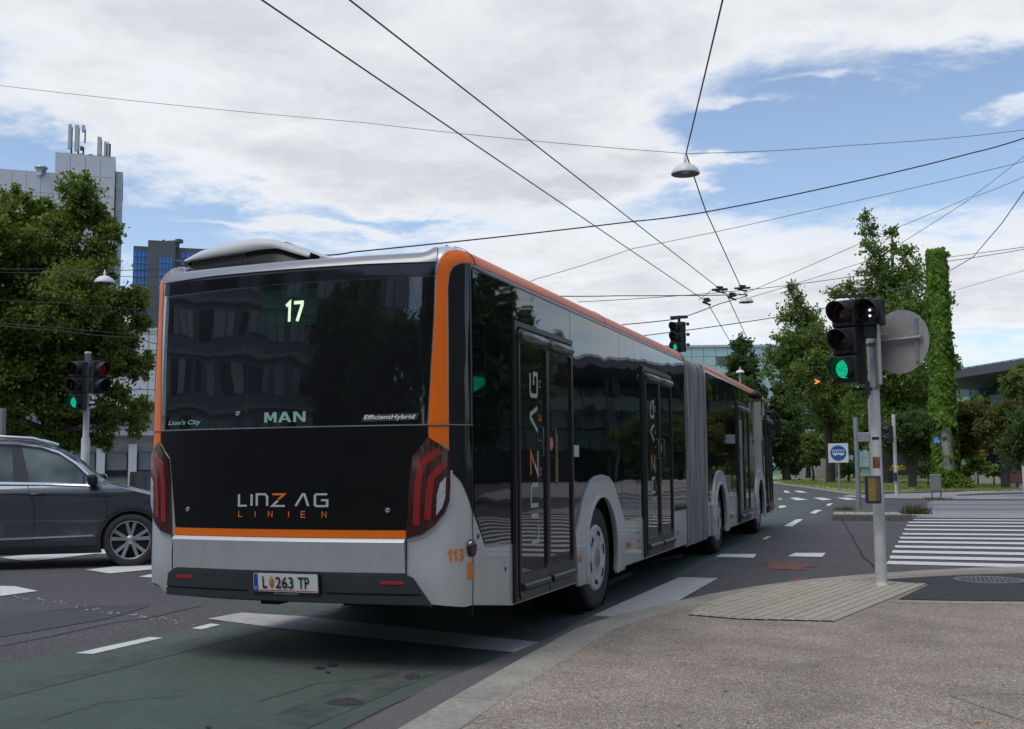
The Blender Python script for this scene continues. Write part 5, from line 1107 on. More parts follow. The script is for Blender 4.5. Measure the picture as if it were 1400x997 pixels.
tree('linden_tree', 'large dense linden tree behind the traffic light and dark car at left', 'tree', (62, 640), 32,
     [(108, 262, 26), (120, 290, 32), (150, 318, 18), (90, 305, 28), (20, 292, 34), (-20, 320, 50), (55, 330, 38), (60, 285, 16), (138, 345, 20), (112, 360, 40), (30, 380, 55), (80, 420, 58), (150, 420, 38), (185, 408, 20), (192, 440, 16), (-50, 400, 80), (20, 470, 60), (100, 490, 55), (165, 480, 34), (190, 500, 22), (40, 545, 50), (110, 565, 42), (160, 560, 34), (195, 560, 18), (-50, 520, 80), (140, 600, 18), (100, 600, 20), (70, 592, 22), (185, 585, 14), (10, 585, 30)],
     190000, .095, linden_leaf, .30, seed=3, sub=46, tight=.13)
tree('ginkgo_tree', 'slim ginkgo tree with a thin straight trunk left of the near traffic light', 'tree', (1136, 660), 75,
     [(1083, 393, 8), (1090, 410, 12), (1082, 432, 15), (1103, 432, 14), (1095, 462, 22), (1120, 470, 18), (1075, 470, 16), (1056, 487, 12), (1110, 500, 26), (1080, 500, 18), (1138, 500, 20), (1050, 510, 9), (1128, 535, 26), (1100, 535, 20), (1152, 545, 20), (1165, 505, 16), (1140, 572, 20), (1165, 575, 14), (1118, 565, 14)], 42000, .16, ginkgo_leaf, .26, seed=5, sub=60, tight=.10, grow=1.28, fill=.15, spiky=2.6)
tree('ginkgo_tree', 'tall wide ginkgo tree behind the round sign and ivy column', 'tree', (1213, 661), 70,
     [(1183, 298, 8), (1188, 318, 10), (1193, 342, 13), (1219, 318, 8), (1222, 340, 8), (1200, 370, 17), (1240, 345, 10), (1248, 372, 17), (1222, 395, 24), (1186, 396, 12), (1160, 394, 10), (1140, 400, 8), (1186, 425, 20), (1288, 392, 9), (1287, 365, 6), (1240, 430, 28), (1205, 460, 28), (1272, 425, 16), (1297, 412, 7), (1232, 490, 32), (1188, 520, 24), (1258, 540, 28), (1292, 488, 12), (1308, 500, 7), (1210, 555, 24), (1172, 565, 18), (1240, 585, 22)], 60000, .16, ginkgo_leaf, .30, seed=8, sub=60, tight=.10, grow=1.32, fill=.15, spiky=2.6)
for i, (bl_, bp, l) in enumerate([([(1014, 474, 12), (1008, 492, 15), (1022, 500, 16), (1016, 530, 24), (1018, 565, 26), (1020, 600, 28), (1024, 628, 24), (998, 520, 10)], (1022, 652), 'tall dark columnar tree behind the roof end of the bus'), ([(1076, 512, 9), (1073, 535, 13), (1072, 560, 17), (1074, 588, 19), (1075, 615, 19), (1078, 632, 16)], (1075, 645), 'dark columnar tree standing over the bus mirror')]):
    tree('columnar_tree', l, 'tree', bp, 88, bl_, 40000, .24, dark_leaf, .3, seed=20+i)
small = [('dark round tree', 'low dark green tree with forking trunks left of the ivy column', (1247, 652), 56, [(1228, 585, 18), (1250, 580, 20), (1270, 590, 15), (1215, 600, 14), (1240, 603, 20), (1264, 606, 14), (1226, 614, 10)], dark_leaf, 3),
         ('', 'olive green low tree just right of the ivy column', (1306, 648), 57, [(1312, 572, 18), (1330, 570, 18), (1345, 585, 14), (1312, 592, 20), (1335, 600, 18), (1300, 610, 12), (1322, 615, 12)], cherry_leaf, 2),
         ('', 'yellowish spreading low tree beside the right pedestrian light', (1374, 655), 54, [(1362, 578, 18), (1385, 572, 20), (1405, 575, 20), (1350, 596, 15), (1372, 596, 18), (1395, 600, 16), (1420, 595, 18), (1358, 610, 10)], cherry_leaf, 3),
         ('', 'green tree in front of the hall roof at the right edge', (1400, 650), 64, [(1388, 522, 14), (1400, 505, 12), (1405, 530, 20), (1378, 535, 10), (1420, 540, 24), (1395, 550, 14)], ginkgo_leaf, 1),
         ('', 'bright lime green young tree behind the bus lane sign', (1150, 648), 92, [(1140, 588, 11), (1155, 583, 12), (1165, 595, 12), (1148, 602, 14), (1130, 604, 8), (1160, 612, 10)], lime_leaf, 1),
         ('', 'tiny sapling on the lawn beyond the slim grey pole', (1112, 655), 82, [(1105, 628, 6), (1112, 625, 5), (1116, 632, 4), (1100, 632, 4)], dark_leaf, 1),
         ('', 'small round bush behind the bus lane sign post', (1160, 652), 80, [(1160, 638, 9), (1168, 642, 6), (1153, 643, 6)], dark_leaf, 1)]
for i, (a_, l, bp, D, bl_, lm_, mu) in enumerate(small):
    tree('low_tree' if i < 6 else 'bush', l, 'tree' if i < 6 else 'bush', bp, D, bl_, 30000 if i < 4 else 7000, .13 if i < 4 else .20, lm_, [.11, .10, .11, .14][i] if i < 4 else .09, seed=40+i, multi=mu)
# distant background trees closing the park
bgs = [(1105, 620, 30, 100), (1170, 600, 34, 98), (1215, 612, 30, 92), (1262, 622, 24, 90), (1300, 600, 30, 96), (1340, 560, 26, 90), (1330, 625, 22, 88), (1390, 622, 26, 90), (1440, 612, 30, 90), (1500, 622, 26, 86), (1580, 626, 24, 84), (1660, 624, 26, 84), (1760, 620, 30, 84), (1150, 545, 16, 99), (1195, 560, 26, 95)]
lb_ = ['behind the slim ginkgo trunk', 'between the two ginkgo trunks', 'behind the thin white pole', 'behind the forking dark tree', 'behind the ivy column', 'in front of the hall glazing', 'behind the flower bed', 'behind the yellowish tree', 'just outside the right edge', 'far right by the hall', 'far right beyond the crossing', 'far right along the park edge', 'farthest right in the park', 'showing above the bus lane sign', 'rising right behind the near signal pole']
for i, (x, y, r, D) in enumerate(bgs):
    rr = random.Random(i); y -= 10 if y > 590 else 0; r *= .85; bl_ = [(x+rr.uniform(-.8, .8)*r, y+rr.uniform(-.4, .4)*r, r*rr.uniform(.3, .5)) for _ in range(8)]+[(x, y-.2*r, r*.55)]
    tree('park_tree', 'dense green park tree '+lb_[i], 'tree', (x, 648), D, bl_, 16000, .26, [ginkgo_leaf, dark_leaf, ginkgo_leaf][i % 3], .22, seed=60+i, sub=18)
# trees outside the frame to the right: seen in the side of the bus
refl = [(16, 16, 9), (21, 24, 11), (15.0, 30, 9), (25, 36, 12), (23, 42, 9), (30, 26, 12), (33, 48, 13), (30, 56, 12), (9.0, 40, 3.5), (38, 38, 14)]
rl = ['nearest the crossing', 'second along the side street', 'small, behind the pedestrian light', 'tall, third along the side street', 'small, in front of the hall', 'wide, by the corner', 'tall, by the hall entrance', 'beyond the hall entrance', 'small, on the lawn', 'widest, at the far corner']
me_r = None
for i, (x, y, h) in enumerate(refl):
    rr = random.Random(90+i)
    t = thing('street_tree', 'leafy street tree outside the right edge, '+rl[i], 'tree', (x, y, 0), rr.uniform(0, 6), group='street trees right of the picture')
    if me_r is None:
        bl_ = [(rr.uniform(-.28, .28)*10, rr.uniform(-.28, .28)*10, rr.uniform(3.2, 9), rr.uniform(1.0, 1.9)) for _ in range(24)]; me_r = leaves_mesh('crown', bl_, 26000, .26, dark_leaf, 77)
        tb = MB().tube([(0, 0, -.2), (0.1, 0, 3), (0, .1, 6), (0, 0, 8.5)], [.28, .2, .14, .04], 10); tme = mesh('trunk', tb.V, tb.F, bark, True)
    link('crown', me_r, t, kind='stuff'); link('trunk', tme, t); t.scale = (h/10,)*3
# ivy-clad concrete column
ib = P(1294, 667, 55); ib.z = 0; kk = 55/FPX; ht = P(1267, 340, 55).z
ic = thing('ivy_column', 'tall tapering concrete column clad in bright green ivy', 'ivy column', tuple(ib))
def icr(z): return (16.5-6.0*z/ht)*kk
MB().tube([(0, 0, 0), (0, 0, ht*.5), (0, 0, ht)], [icr(0)-.12, icr(ht*.5)-.25, icr(ht)-.25], 20).build('concrete_shaft', MATS['concrete_pale'], ic)
rg = np.random.default_rng(4); n = 15000; z = rg.random(n)*ht*1.003; a = rg.random(n)*2*pi
bare = (z < 3.2) & (np.cos(a-rad(-62)) > .55) & (z > .9) ; keep = ~bare | (rg.random(n) < .04); z, a = z[keep], a[keep]; n = len(z)
rr_ = np.interp(z, [0, ht], [icr(0), icr(ht)])*(1+.05*np.sin(a*3+z*1.3)+.05*np.sin(z*3.1+a*2))+rg.random(n)*.26-.15
cen = np.stack([rr_*np.cos(a), rr_*np.sin(a), z], 1); nrm = np.stack([np.cos(a), np.sin(a), .35+0*a], 1)+rg.normal(size=(n, 3))*.35; nrm /= np.linalg.norm(nrm, axis=1)[:, None]
tt = np.cross(nrm, [0, 0, 1.]); tt /= np.linalg.norm(tt, axis=1)[:, None]; bb2 = np.cross(nrm, tt); s = (.10+.10*rg.random(n))[:, None]
V = np.stack([cen+bb2*s, cen+tt*s*.8-bb2*s*.1, cen-bb2*s*1.0+nrm*s*.25, cen-tt*s*.8-bb2*s*.1], 1).reshape(-1, 3)
me = bpy.data.meshes.new('ivy'); me.from_pydata(V.tolist(), [], [(4*i, 4*i+1, 4*i+2, 4*i+3) for i in range(n)]); me.materials.append(ivy_leaf); link('ivy', me, ic, kind='stuff')
link('ivy_shoots', leaves_mesh('ivy_shoots', [((icr(z_)+.05)*cos(a_), (icr(z_)+.05)*sin(a_), z_, random.uniform(.12, .26)) for z_, a_ in [(random.uniform(3.6, ht), random.uniform(0, 2*pi)) for _ in range(70)]]+[(.1, 0, ht-.05, .35)], 3600, .15, ivy_leaf, 12, sub=8), ic, kind='stuff')
link('ivy_skirt', leaves_mesh('ivy_skirt', [(.25, -.8, .35, .55), (.7, -.6, .3, .45), (.3, -1.1, .2, .4), (-.3, -.9, .6, .35)], 3500, .13, ivy_leaf, 9), ic, kind='stuff')
cs = P(1281, 603.5, 54.0); cyc = thing('cycle_sign', 'small round blue cycle sign on the ivy column', 'road sign', tuple(cs)); MB().lathe([(0, 0), (.20, 0), (.20, .02), (0, .02)], 28, R=Matrix.Rotation(pi/2, 3, 'X')).build('disc', bl, cyc)
fc = flat_fn((0, -.022, 0), (1, 0, 0), (0, 0, 1))
for xx in (-.08, .08): decal('symbol_wheel', [(circ(xx, -.03, .055, 16), [circ(xx, -.03, .035, 14)])], fc, wh, cyc)
decal('bicycle_frame', [(ccw(stroke([(-.08, -.03), (-.03, .05), (.05, .05), (.08, -.03)], .016)), [])], fc, wh, cyc, off=.004)
# shrubs and flowers at the beds
flower = mat('yellow_flowers', (.55, .33, .02), .7, var=.3, scale=5); redfl = mat('red_flowers', (.25, .03, .03), .7)
beds = [((1336, 640), 62, [(1336, 628, 10), (1328, 636, 10), (1345, 640, 9)], lime_leaf, 'tall green bed plants beneath the olive tree'), ((1358, 648), 60, [(1350, 644, 7), (1362, 643, 7), (1370, 646, 6)], ginkgo_leaf, 'low clipped green hedge behind the lawn'), ((1320, 648), 60, [(1312, 646, 6), (1322, 648, 5)], cherry_leaf, 'dark reddish low shrub at the foot of the olive tree'),
        ((1268, 645), 62, [(1262, 640, 8), (1275, 640, 8)], dark_leaf, 'dark shrub left of the ivy column foot')]
for i, (bp, D, bl_, m_, l) in enumerate(beds):
    tree('shrub', l, 'shrub', bp, D, bl_, 3500, .15, m_, .04, seed=130+i, sub=14)
for i, (x, y, D, m_, nm, n_) in enumerate([(1335, 620, 61, flower, 'yellow flowers topping the bed plants by the olive tree', 160), (1258, 644, 63, flower, 'yellow flowers in the bed left of the ivy column', 120), (1228, 640, 66, flower, 'row of orange flowers behind the thin white pole', 80)]):
    b = P(x, y, D); k = D/FPX; o = link('flowers', leaves_mesh('flowers', [((j-2)*4*k, random.uniform(-1, 1)*.3, random.uniform(-2, 3)*k, 3.2*k) for j in range(5)], n_, .16, m_, 150+i), None, tuple(b)); tag(o, nm, 'flowers'); o['kind'] = 'stuff'
# grass tufts at kerbs and island
tm = leafmat('tuft_leaves', (.07, .08, .02), (.16, .15, .05), None, 3)
def tufts(nm, lst, label):
    V = []; F = []
    for (q, n_, h, sp_) in lst:
        for _ in range(n_):
            b = q+Vector((random.gauss(0, sp_), random.gauss(0, sp_*.6), 0)); d = Vector((random.gauss(0, .35), random.gauss(0, .35), 1))*h*random.uniform(.5, 1); w_ = Vector((random.uniform(-1, 1), random.uniform(-1, 1), 0)).normalized()*.012
            i = len(V); V += [b-w_, b+w_, b+d]; F.append((i, i+1, i+2))
    o = link(nm, mesh(nm, V, F, tm)); o['kind'] = 'stuff'; tag(o, label, 'weeds')
tufts('weeds', [(G(1252, 703, .1), 260, .30, .16), (G(1150, 699, .1), 60, .14, .1), (G(1158, 698.5, .1), 60, .16, .1), (G(1280, 683, .02), 200, .12, .4), (G(1245, 708, .02), 60, .1, .1)], 'dry grass weeds growing at the island edge and below the litter bin')
# lawn blades near the kerb
lg = []
for _ in range(9000):
    x, y = random.uniform(1070, 1380), random.uniform(650, 671); q = G(x, y, .03)
    if not ((660+ (x-1065)*.09) < y): lg.append((q, 1, .14, .15))
V = []; F = []
for (q, _, h, _s) in lg:
    for _k in range(2):
        b = q+Vector((random.gauss(0, .4), random.gauss(0, .8), 0)); w_ = Vector((random.uniform(-1, 1), random.uniform(-1, 1), 0)).normalized()*.05; i = len(V); V += [b-w_, b+w_, b+Vector((random.gauss(0, .05), random.gauss(0, .05), random.uniform(.05, .12)))]; F.append((i, i+1, i+2))
gm = leafmat('lawn_blades', (.16, .21, .05), (.36, .40, .13), None, .3)
link('grass', mesh('grass', V, F, gm), None, kind='stuff')

# ================================================================ dark grey car at left
car_paint = mat('car_paint', (.10, .108, .125), .32, metal=.7, coat=1, var=.04, scale=2, bump=.0004, bscale=2)
car_black = mat('car_black_trim', (.012, .012, .013), .3, coat=.3); chrome = mat('chrome', (.80, .80, .80), .22, metal=1); car_clad = mat('car_cladding', (.028, .028, .030), .6)
car_glass = mat('car_glass', (.05, .065, .062), .04, spec=.35, col2=(.20, .25, .235), scale=1.6, bump=.001, bscale=1.5, detail=2); head_m = mat('headlight', (.35, .42, .50), .12, coat=1, var=.3, scale=20)
alloy = mat('alloy_rim', (.42, .43, .44), .28, metal=.6, var=.1)
cg_ = G(177.5, 775); HD = pi/2+YAW - rad(7) - pi/2 + 0.0
hdx = math.atan2(CR.y, CR.x) + rad(17)
ux_, uy_ = Vector((cos(hdx), sin(hdx), 0)), Vector((-sin(hdx), cos(hdx), 0))
co = cg_ + uy_*.90
car = thing('parked_car', 'dark grey SUV with silver roof rails and alloy wheels, cut off by the left edge', 'car', (co.x, co.y, 0), hdx)
car.name = 'car'
TOP = [(.88, .28), (.91, .45), (.90, .66), (.84, .80), (.68, .86), (.42, .925), (.14, 1.00), (-.10, 1.065), (-.40, 1.145), (-.56, 1.265), (-.73, 1.40), (-.96, 1.545), (-1.20, 1.635), (-1.50, 1.672), (-2.0, 1.69), (-2.6, 1.67), (-3.1, 1.60), (-3.38, 1.30), (-3.52, .95), (-3.60, .70), (-3.60, .45), (-3.52, .28)]
TOP = [(x, z+.045*min(1, max(0, (z-1.15)/.3))) for x, z in TOP]
def cw(x, z):
    w = .905
    if x > -.1: w -= .26*max(0, (x+.1)/1.0)**2.6
    if x < -2.9: w -= .16*max(0, (-2.9-x)/.7)**2
    if z < .42: w -= .05*((.42-z)/.2)**2*.6
    if .42 <= z <= .90: w -= .012*(1-abs(z-.66)/.24)
    if z > 1.0: w -= .06*min(1, (z-1.0)/.12)**2
    if z > 1.12: w -= .46*(z-1.12)
    return w
def car_r(s, z):
    e = 4e-3; f = lambda a, b: Vector((a, -cw(a, b), b)); p = f(s, z); n = (f(s+e, z)-f(s-e, z)).cross(f(s, z+e)-f(s, z-e)); return p, n.normalized()
def car_l(s, z):
    e = 4e-3; f = lambda a, b: Vector((-a, cw(-a, b), b)); p = f(s, z); n = (f(s+e, z)-f(s-e, z)).cross(f(s, z+e)-f(s, z-e)); return p, n.normalized()
WB = -2.68
def archc(c, r, a0=pi+.25, a1=-.25, n=18): return [(c+r*cos(t), .368+r*sin(t)) for t in np.linspace(a0, a1, n)]
CRES = ([-3.6+.12*i for i in range(38)], [.3, .36, .42, .54, .66, .78, .90, .95, 1.0, 1.03, 1.06, 1.09, 1.12, 1.2, 1.35, 1.5])
side = [(-3.52, .28)]+archc(WB, .415)+archc(0, .415)+[(.88, .28)]+TOP[1:-1]
for fn_, mm in ((car_r, lambda q: q), (car_l, mir)):
    wrap('body_side', ccw(mm(side)), fn_, car_paint, car, off=0, th=.02, res=CRES if fn_ is car_r else ([-x for x in CRES[0]], CRES[1]))
    for c in (0, WB):
        wrap('arch_trim', ccw(mm(archc(c, .39)+archc(c, .445, -.30, pi+.30))), fn_, car_clad, car, off=.010, th=.03, res=(.1, None))
    wrap('sill_trim', ccw(mm([(-2.32, .20), (-.37, .20), (-.41, .30), (-2.27, .30)])), fn_, car_clad, car, off=.004, th=.06, res=(.3, None))
    # glasshouse
    lift = lambda q: [(x, z+.045*min(1, max(0, (z-1.15)/.3))) for x, z in q]
    gh = [(-.50, 1.118), (-.545, 1.215), (-.72, 1.36), (-.95, 1.50), (-1.18, 1.585), (-1.5, 1.628), (-2.0, 1.64), (-2.6, 1.61), (-2.98, 1.52), (-3.15, 1.40), (-2.9, 1.19), (-1.74, 1.165)]
    wrap('window_surround', ccw(mm(lift(gh))), fn_, car_black, car, off=.004, th=.01, res=CRES if fn_ is car_r else (.12, .1))
    ws = [[(-.64, 1.125), (-.64, 1.245), (-.74, 1.335), (-.96, 1.468), (-1.2, 1.548), (-1.44, 1.582), (-1.30, 1.140)], [(-1.57, 1.59), (-2.0, 1.605), (-2.35, 1.60), (-2.40, 1.18), (-1.50, 1.155)], [(-2.47, 1.19), (-2.44, 1.585), (-2.62, 1.565), (-2.95, 1.46), (-3.02, 1.38), (-2.82, 1.21)], [(-.535, 1.125), (-.56, 1.175), (-.61, 1.225), (-.61, 1.125)]]
    for w in ws: wrap('side_window', ccw(mm(lift(w))), fn_, car_glass, car, off=.007, th=.006, res=(.12, .1))
    wrap('chrome_trim', ccw(mm(stroke([(-.50, 1.105), (-1.0, 1.132), (-1.74, 1.152), (-2.9, 1.178)], .032))), fn_, chrome, car, off=.014, th=.012, res=(.2, None))
    wrap('chrome_trim', ccw(mm(lift(stroke([(-.50, 1.125), (-.555, 1.228), (-.73, 1.373), (-.955, 1.512), (-1.185, 1.596), (-1.5, 1.638), (-2.0, 1.65), (-2.6, 1.62), (-3.0, 1.53)], .024)))), fn_, chrome, car, off=.012, th=.01, res=(.15, None))
    wrap('chrome_trim', ccw(mm([(-.46, .425), (-2.2, .392), (-2.2, .412), (-.50, .447)])), fn_, chrome, car, off=.012, th=.012, res=(.3, None))
    for pl in ([(-1.33, 1.13), (-1.25, .93), (-1.225, .78), (-1.225, .24)], [(-.40, 1.10), (-.33, .93), (-.31, .80), (-.35, .24)], [(-2.40, 1.15), (-2.32, .9), (-2.22, .75)]):
        wrap('door_gap', ccw(mm(stroke(pl, .008))), fn_, under, car, off=.0012, th=0, res=(.1, .06))
    wrap('crease_shade_line', ccw(mm(stroke([(-.22, .957), (-.7, .975), (-1.3, .998), (-2.3, 1.03), (-3.3, 1.03)], .010))), fn_, car_black, car, off=.0012, th=0, res=(.12, .03))  # dark line painted on for the shade of the body crease
    wrap('lower_crease_shade', ccw(mm(stroke([(-.44, .30), (-2.2, .30)], .010))), fn_, car_black, car, off=.0012, th=0, res=(.2, .03))  # same painted shade line above the sill
    p, n = fn_(*( (-1.20, 1.0) if fn_ is car_r else (1.20, 1.0))); sg = -1 if fn_ is car_r else 1
    MB().tube([p+n*.0+Vector((-.10, 0, 0)), p+n*.035+Vector((-.08, 0, 0)), p+n*.035+Vector((.08, 0, .0)), p+Vector((.10, 0, 0))], [.012, .017, .017, .012], 8).build('door_handle', car_black, car)
    # mirror
    m0 = Vector((-.50, sg*.99, 1.19)); MB().box(tuple(m0), (.14, .22, .15), bev=.045).build('mirror', car_black, car); MB().box((-.50, sg*.90, 1.135), (.08, .12, .04), bev=.01).build('mirror_stem', car_black, car)
    MB().tube([(-1.10, sg*.655, 1.695), (-1.30, sg*.655, 1.755), (-1.8, sg*.655, 1.785), (-2.5, sg*.655, 1.77), (-2.95, sg*.64, 1.68)], .024, 10).build('roof_rail', chrome, car)
    wrap('headlight', ccw(mm([(.34, .86), (.42, .945), (.66, .885), (.80, .80), (.84, .72), (.60, .76), (.42, .80)])), fn_, head_m, car, off=.006, th=.01, res=(.06, .06))
# strips over the middle: bonnet, windscreen, roof, rear
def strip(nm, i0, i1, m, off=0, crown=.028, inset=0):
    V = []; F = []; n = 13
    sub_ = []
    for a, b in zip(TOP[i0:i1], TOP[i0+1:i1+1]):
        for t in (0, .5): sub_.append((a[0]+(b[0]-a[0])*t, a[1]+(b[1]-a[1])*t))
    sub_.append(TOP[i1])
    for (x, z) in sub_:
        w = cw(x, z)-inset
        for k in range(n):
            t = -1+2*k/(n-1); fx = .10*(1-t*t) if x > .6 else 0; V.append((x+fx, t*w, z+crown*(1-t*t)*(1 if z > .9 else 0)+off))
    for i in range(len(sub_)-1):
        for k in range(n-1): F.append((i*n+k, i*n+k+1, (i+1)*n+k+1, (i+1)*n+k))
    return MB().add(V, [f for f in F], True).build(nm, m, car)
strip('front_bumper', 0, 3, car_paint); strip('bonnet', 3, 8, car_paint); strip('windscreen', 8, 12, car_glass); strip('roof', 12, 16, car_paint); strip('rear_window', 16, 17, car_glass); strip('tailgate', 17, 21, car_paint)
MB().box((-1.35, 0, .50), (3.3, 1.70, .5)).box((0, 0, 0.5), (.9, 1.2, .4)).box((-2.68, 0, .5), (.9, 1.2, .4)).build('underbody', under, car, kind='stuff')
def car_wheel(x, sg):
    w = link('wheel', None, car, (x, sg*.80, .362), (0, 0, 0 if sg < 0 else pi)); w.scale = (1.0, 1, 1.0); R = Matrix.Rotation(pi/2, 3, 'X')
    MB().lathe([(.25, -.10), (.30, -.11), (.345, -.10), (.358, -.06), (.36, 0), (.358, .06), (.345, .095), (.30, .108), (.262, .10), (.25, .09)], 48, R=R).build('tyre', tyre_m, w)
    MB().lathe([(.262, .098), (.256, .102), (.248, .095), (.245, .04), (.24, -.05)], 40, R=R).build('rim', alloy, w)
    MB().lathe([(.0, -.02), (.245, -.02)], 24, R=R).build('wheel_back', under, w)
    MB().lathe([(0, .075), (.025, .075), (.033, .070), (.060, .068), (.07, .03)], 20, R=R).build('hub', alloy, w)
    for k in range(5):
        a = 2*pi*k/5+.31
        for d_ in (-.17, .17):
            a0, a1 = a+d_*.55, a+d_*1.35; p0, p1 = Vector((cos(a0)*.05, -.066, sin(a0)*.05)), Vector((cos(a1)*.252, -.088, sin(a1)*.252)); u = (p1-p0).normalized(); v = Vector((0, -1, 0)).cross(u).normalized()
            V = [p0-v*.019, p0+v*.019, p1+v*.024, p1-v*.024]; V += [q+Vector((0, .03, 0)) for q in V]
            MB().add(V, [(0, 1, 2, 3), (3, 2, 6, 7), (1, 0, 4, 5), (0, 3, 7, 4), (2, 1, 5, 6)]).build('spoke', alloy, w, bev=.004)
    return w
for x in (0, WB):
    for sg in (-1, 1): car_wheel(x, sg)
dec = car_r(-1.37, .81); txt('JINKA', -1.42, -1.30, .805, .825, car_r, red_refl, car, .002, 'door_lettering', shear=.2, res=(None, None)) if False else None
wrap('red_reflection_mark', [(-1.42, .885), (-1.30, .885), (-1.30, .895), (-1.42, .895)], car_r, red_refl, car, off=.002, th=0, res=(None, None)) if False else None

# ================================================================ buildings
panel_w = mat('facade_panel_white', (.50, .51, .52), .5, var=.04, scale=.6, var2=.04, scale2=.1); joint = mat('facade_joint', (.20, .205, .21), .8)
conc = mat('facade_concrete', (.36, .35, .33), .8, var=.06, scale=2, var2=.08, scale2=.4); blue_gl = mat('blue_glass', (.04, .15, .40), .15, spec=.5, var=.4, scale=.3, detail=2); grey_f = mat('facade_grey', (.085, .09, .10), .5, var=.1, scale=.5)
pale_gl = mat('pale_green_glass', (.33, .48, .46), .25, spec=.5, var=.05, scale=.2); win_dark = mat('window_dark', (.02, .025, .03), .08, spec=.6); blind = mat('window_blind', (.17, .175, .18), .7, var=.1, scale=3); zinc = mat('roof_zinc', (.44, .44, .45), .4, metal=.5, var=.06, scale=.5)
def wall_frame(a, b):
    """local frame with x along a->b, y away from the camera side"""
    a = Vector((a.x, a.y, 0)); b = Vector((b.x, b.y, 0)); return a, math.atan2((b-a).y, (b-a).x), (b-a).length
def grid_panels(parent, m, x0, x1, z0, z1, nx, nz, y=-.06, gap=.035, nm='facade_panel', th=.10, skip=None):
    w, h = (x1-x0)/nx, (z1-z0)/nz; mb = MB().box((0, 0, 0), (w-gap, th, h-gap)); me = mesh(nm, mb.V, mb.F, m)
    for i in range(nx):
        for j in range(nz):
            if skip and skip(i, j): continue
            link(nm, me, parent, (x0+(i+.5)*w, y, z0+(j+.5)*h))
# walls are laid out in their own plane, facing the street
class Wall:
    def __init__(w, px0, px1, D, pref):
        w.b = P(px1, 640, D); w.b.z = 0; r = ray(pref, 640); n = Vector((r.x, r.y, 0)).normalized(); w.n = n
        w.b = w.b; w.u = Vector((n.y, -n.x, 0)); w.a = w._hit(px0); w.an = math.atan2(w.u.y, w.u.x); w.ln = (w.b-w.a).length
    def _hit(w, px_, py_=640):
        d = ray(px_, py_); t = (w.b-CC).dot(w.n)/d.dot(w.n); q = CC+d*t; return q if py_ != 640 else Vector((q.x, q.y, 0))
    def x(w, px_): return (w._hit(px_)-w.a).dot(w.u)
    def z(w, px_, py_): return w._hit(px_, py_+1e-4).z
DT = 125; kT = DT/FPX
wt = Wall(-190, 159, DT, 165)
tw = thing('office_tower', 'white panelled tower with phone antennas on its roof behind the linden tree', 'building', tuple(wt.a), wt.an)
zt0 = wt.z(30, 236); zt1 = wt.z(105, 216); zt2 = wt.z(152, 233)
xs_ = wt.x
MB().box((xs_(62)/2, 8, zt0/2), (xs_(62)-.1, 16, zt0)).build('wall', joint, tw); xA, xB, xC = xs_(63), xs_(147), xs_(158)
MB().box(((xA+xB)/2, 6.5, zt1/2), (xB-xA-.1, 15, zt1-.1)).build('wall', joint, tw); MB().box(((xB+xC)/2, 7.6, zt2/2), (xC-xB-.1, 14, zt2-.1)).build('wall', joint, tw)
grid_panels(tw, panel_w, 0, xs_(63), zt0-12*2.2, zt0, 12, 12, y=-.06)
grid_panels(tw, panel_w, xA, xB, zt1-14*2.35, zt1, 4, 14, y=-1.06); grid_panels(tw, panel_w, xB+.1, xC, zt2-14*2.35, zt2, 1, 14, y=.5)
MB().box(((xA+xB)/2, 6, zt1+.05), (xB-xA, 14, .3)).build('roof', zinc, tw); MB().box(((xB+xC)/2, 8.0, zt2+.05), (xC-xB, 14, .25)).build('roof', zinc, tw); MB().box((xs_(62)/2, 8, zt0+.1), (xs_(62), 16, .3)).build('roof', zinc, tw)
ant_w = mat('antenna_white', (.42, .45, .45), .5); ant_d = mat('antenna_dark', (.05, .055, .06), .6)
def antenna(label, xp, yb, w, yt, m=ant_w, D=None, mast=True):
    D = (wt._hit(xp)-CC).dot(CF)+2.5
    q = P(xp, yb, D); t = thing('phone_antenna', label, 'antenna', tuple(q)); h = (P(xp, yt, D)-q).z; k = D/FPX
    MB().box((0, 0, h/2), (w*k, .35, h), rz=wt.an, bev=.08).build('panel', m, t)
    if mast: MB().tube([(0, .3, zt1-q.z-1), (0, .3, h*.9)], .10, 8).build('mast', ant_d, t)
    else: MB().tube([(0, .3, -1.2), (0, .3, h*.5)], .08, 8).build('mast', ant_d, t)
    return t
antenna('long leftmost white antenna panel on the tower roof', 95, 204, 4.6, 169); antenna('widest tall white antenna panel on the tower roof', 104.5, 207, 5.6, 170); antenna('short high antenna panel right of the widest one', 114, 181, 4.4, 171, mast=False)
antenna('tall white antenna panel of the right-hand cluster', 135.5, 213, 5.5, 186.5); antenna('slim white antenna panel second from the right', 143.5, 214, 3.5, 193); antenna('rightmost slim white antenna panel on the tower', 147.5, 218, 2, 193)
antenna('small dark box beside the widest antenna, upper', 111.5, 206, 4, 200, ant_d); antenna('small dark box beside the widest antenna, on the roof', 111, 217, 4.5, 210, ant_d, mast=False); antenna('dark radio unit between both antenna clusters', 124, 218, 6, 211, ant_d, mast=False); antenna('dark radio units at the foot of the right cluster', 139.5, 219, 9, 213, ant_d, mast=False); antenna('dark flood lamp at the left corner of the tower roof', 88.5, 215, 6, 210, ant_d, mast=False)
q = P(56, 234, (wt._hit(56)-CC).dot(CF)+3); t = thing('roof_vent', 'round grey vent on the lower roof of the white tower', 'vent', tuple(q)); MB().lathe([(.55, 0), (.55, .25), (.75, .28), (.65, .5), (0, .65)], 20).build('vent_cap', zinc, t); MB().box((0, 0, -.2), (.8, .8, .8)).build('vent_base', zinc, t)
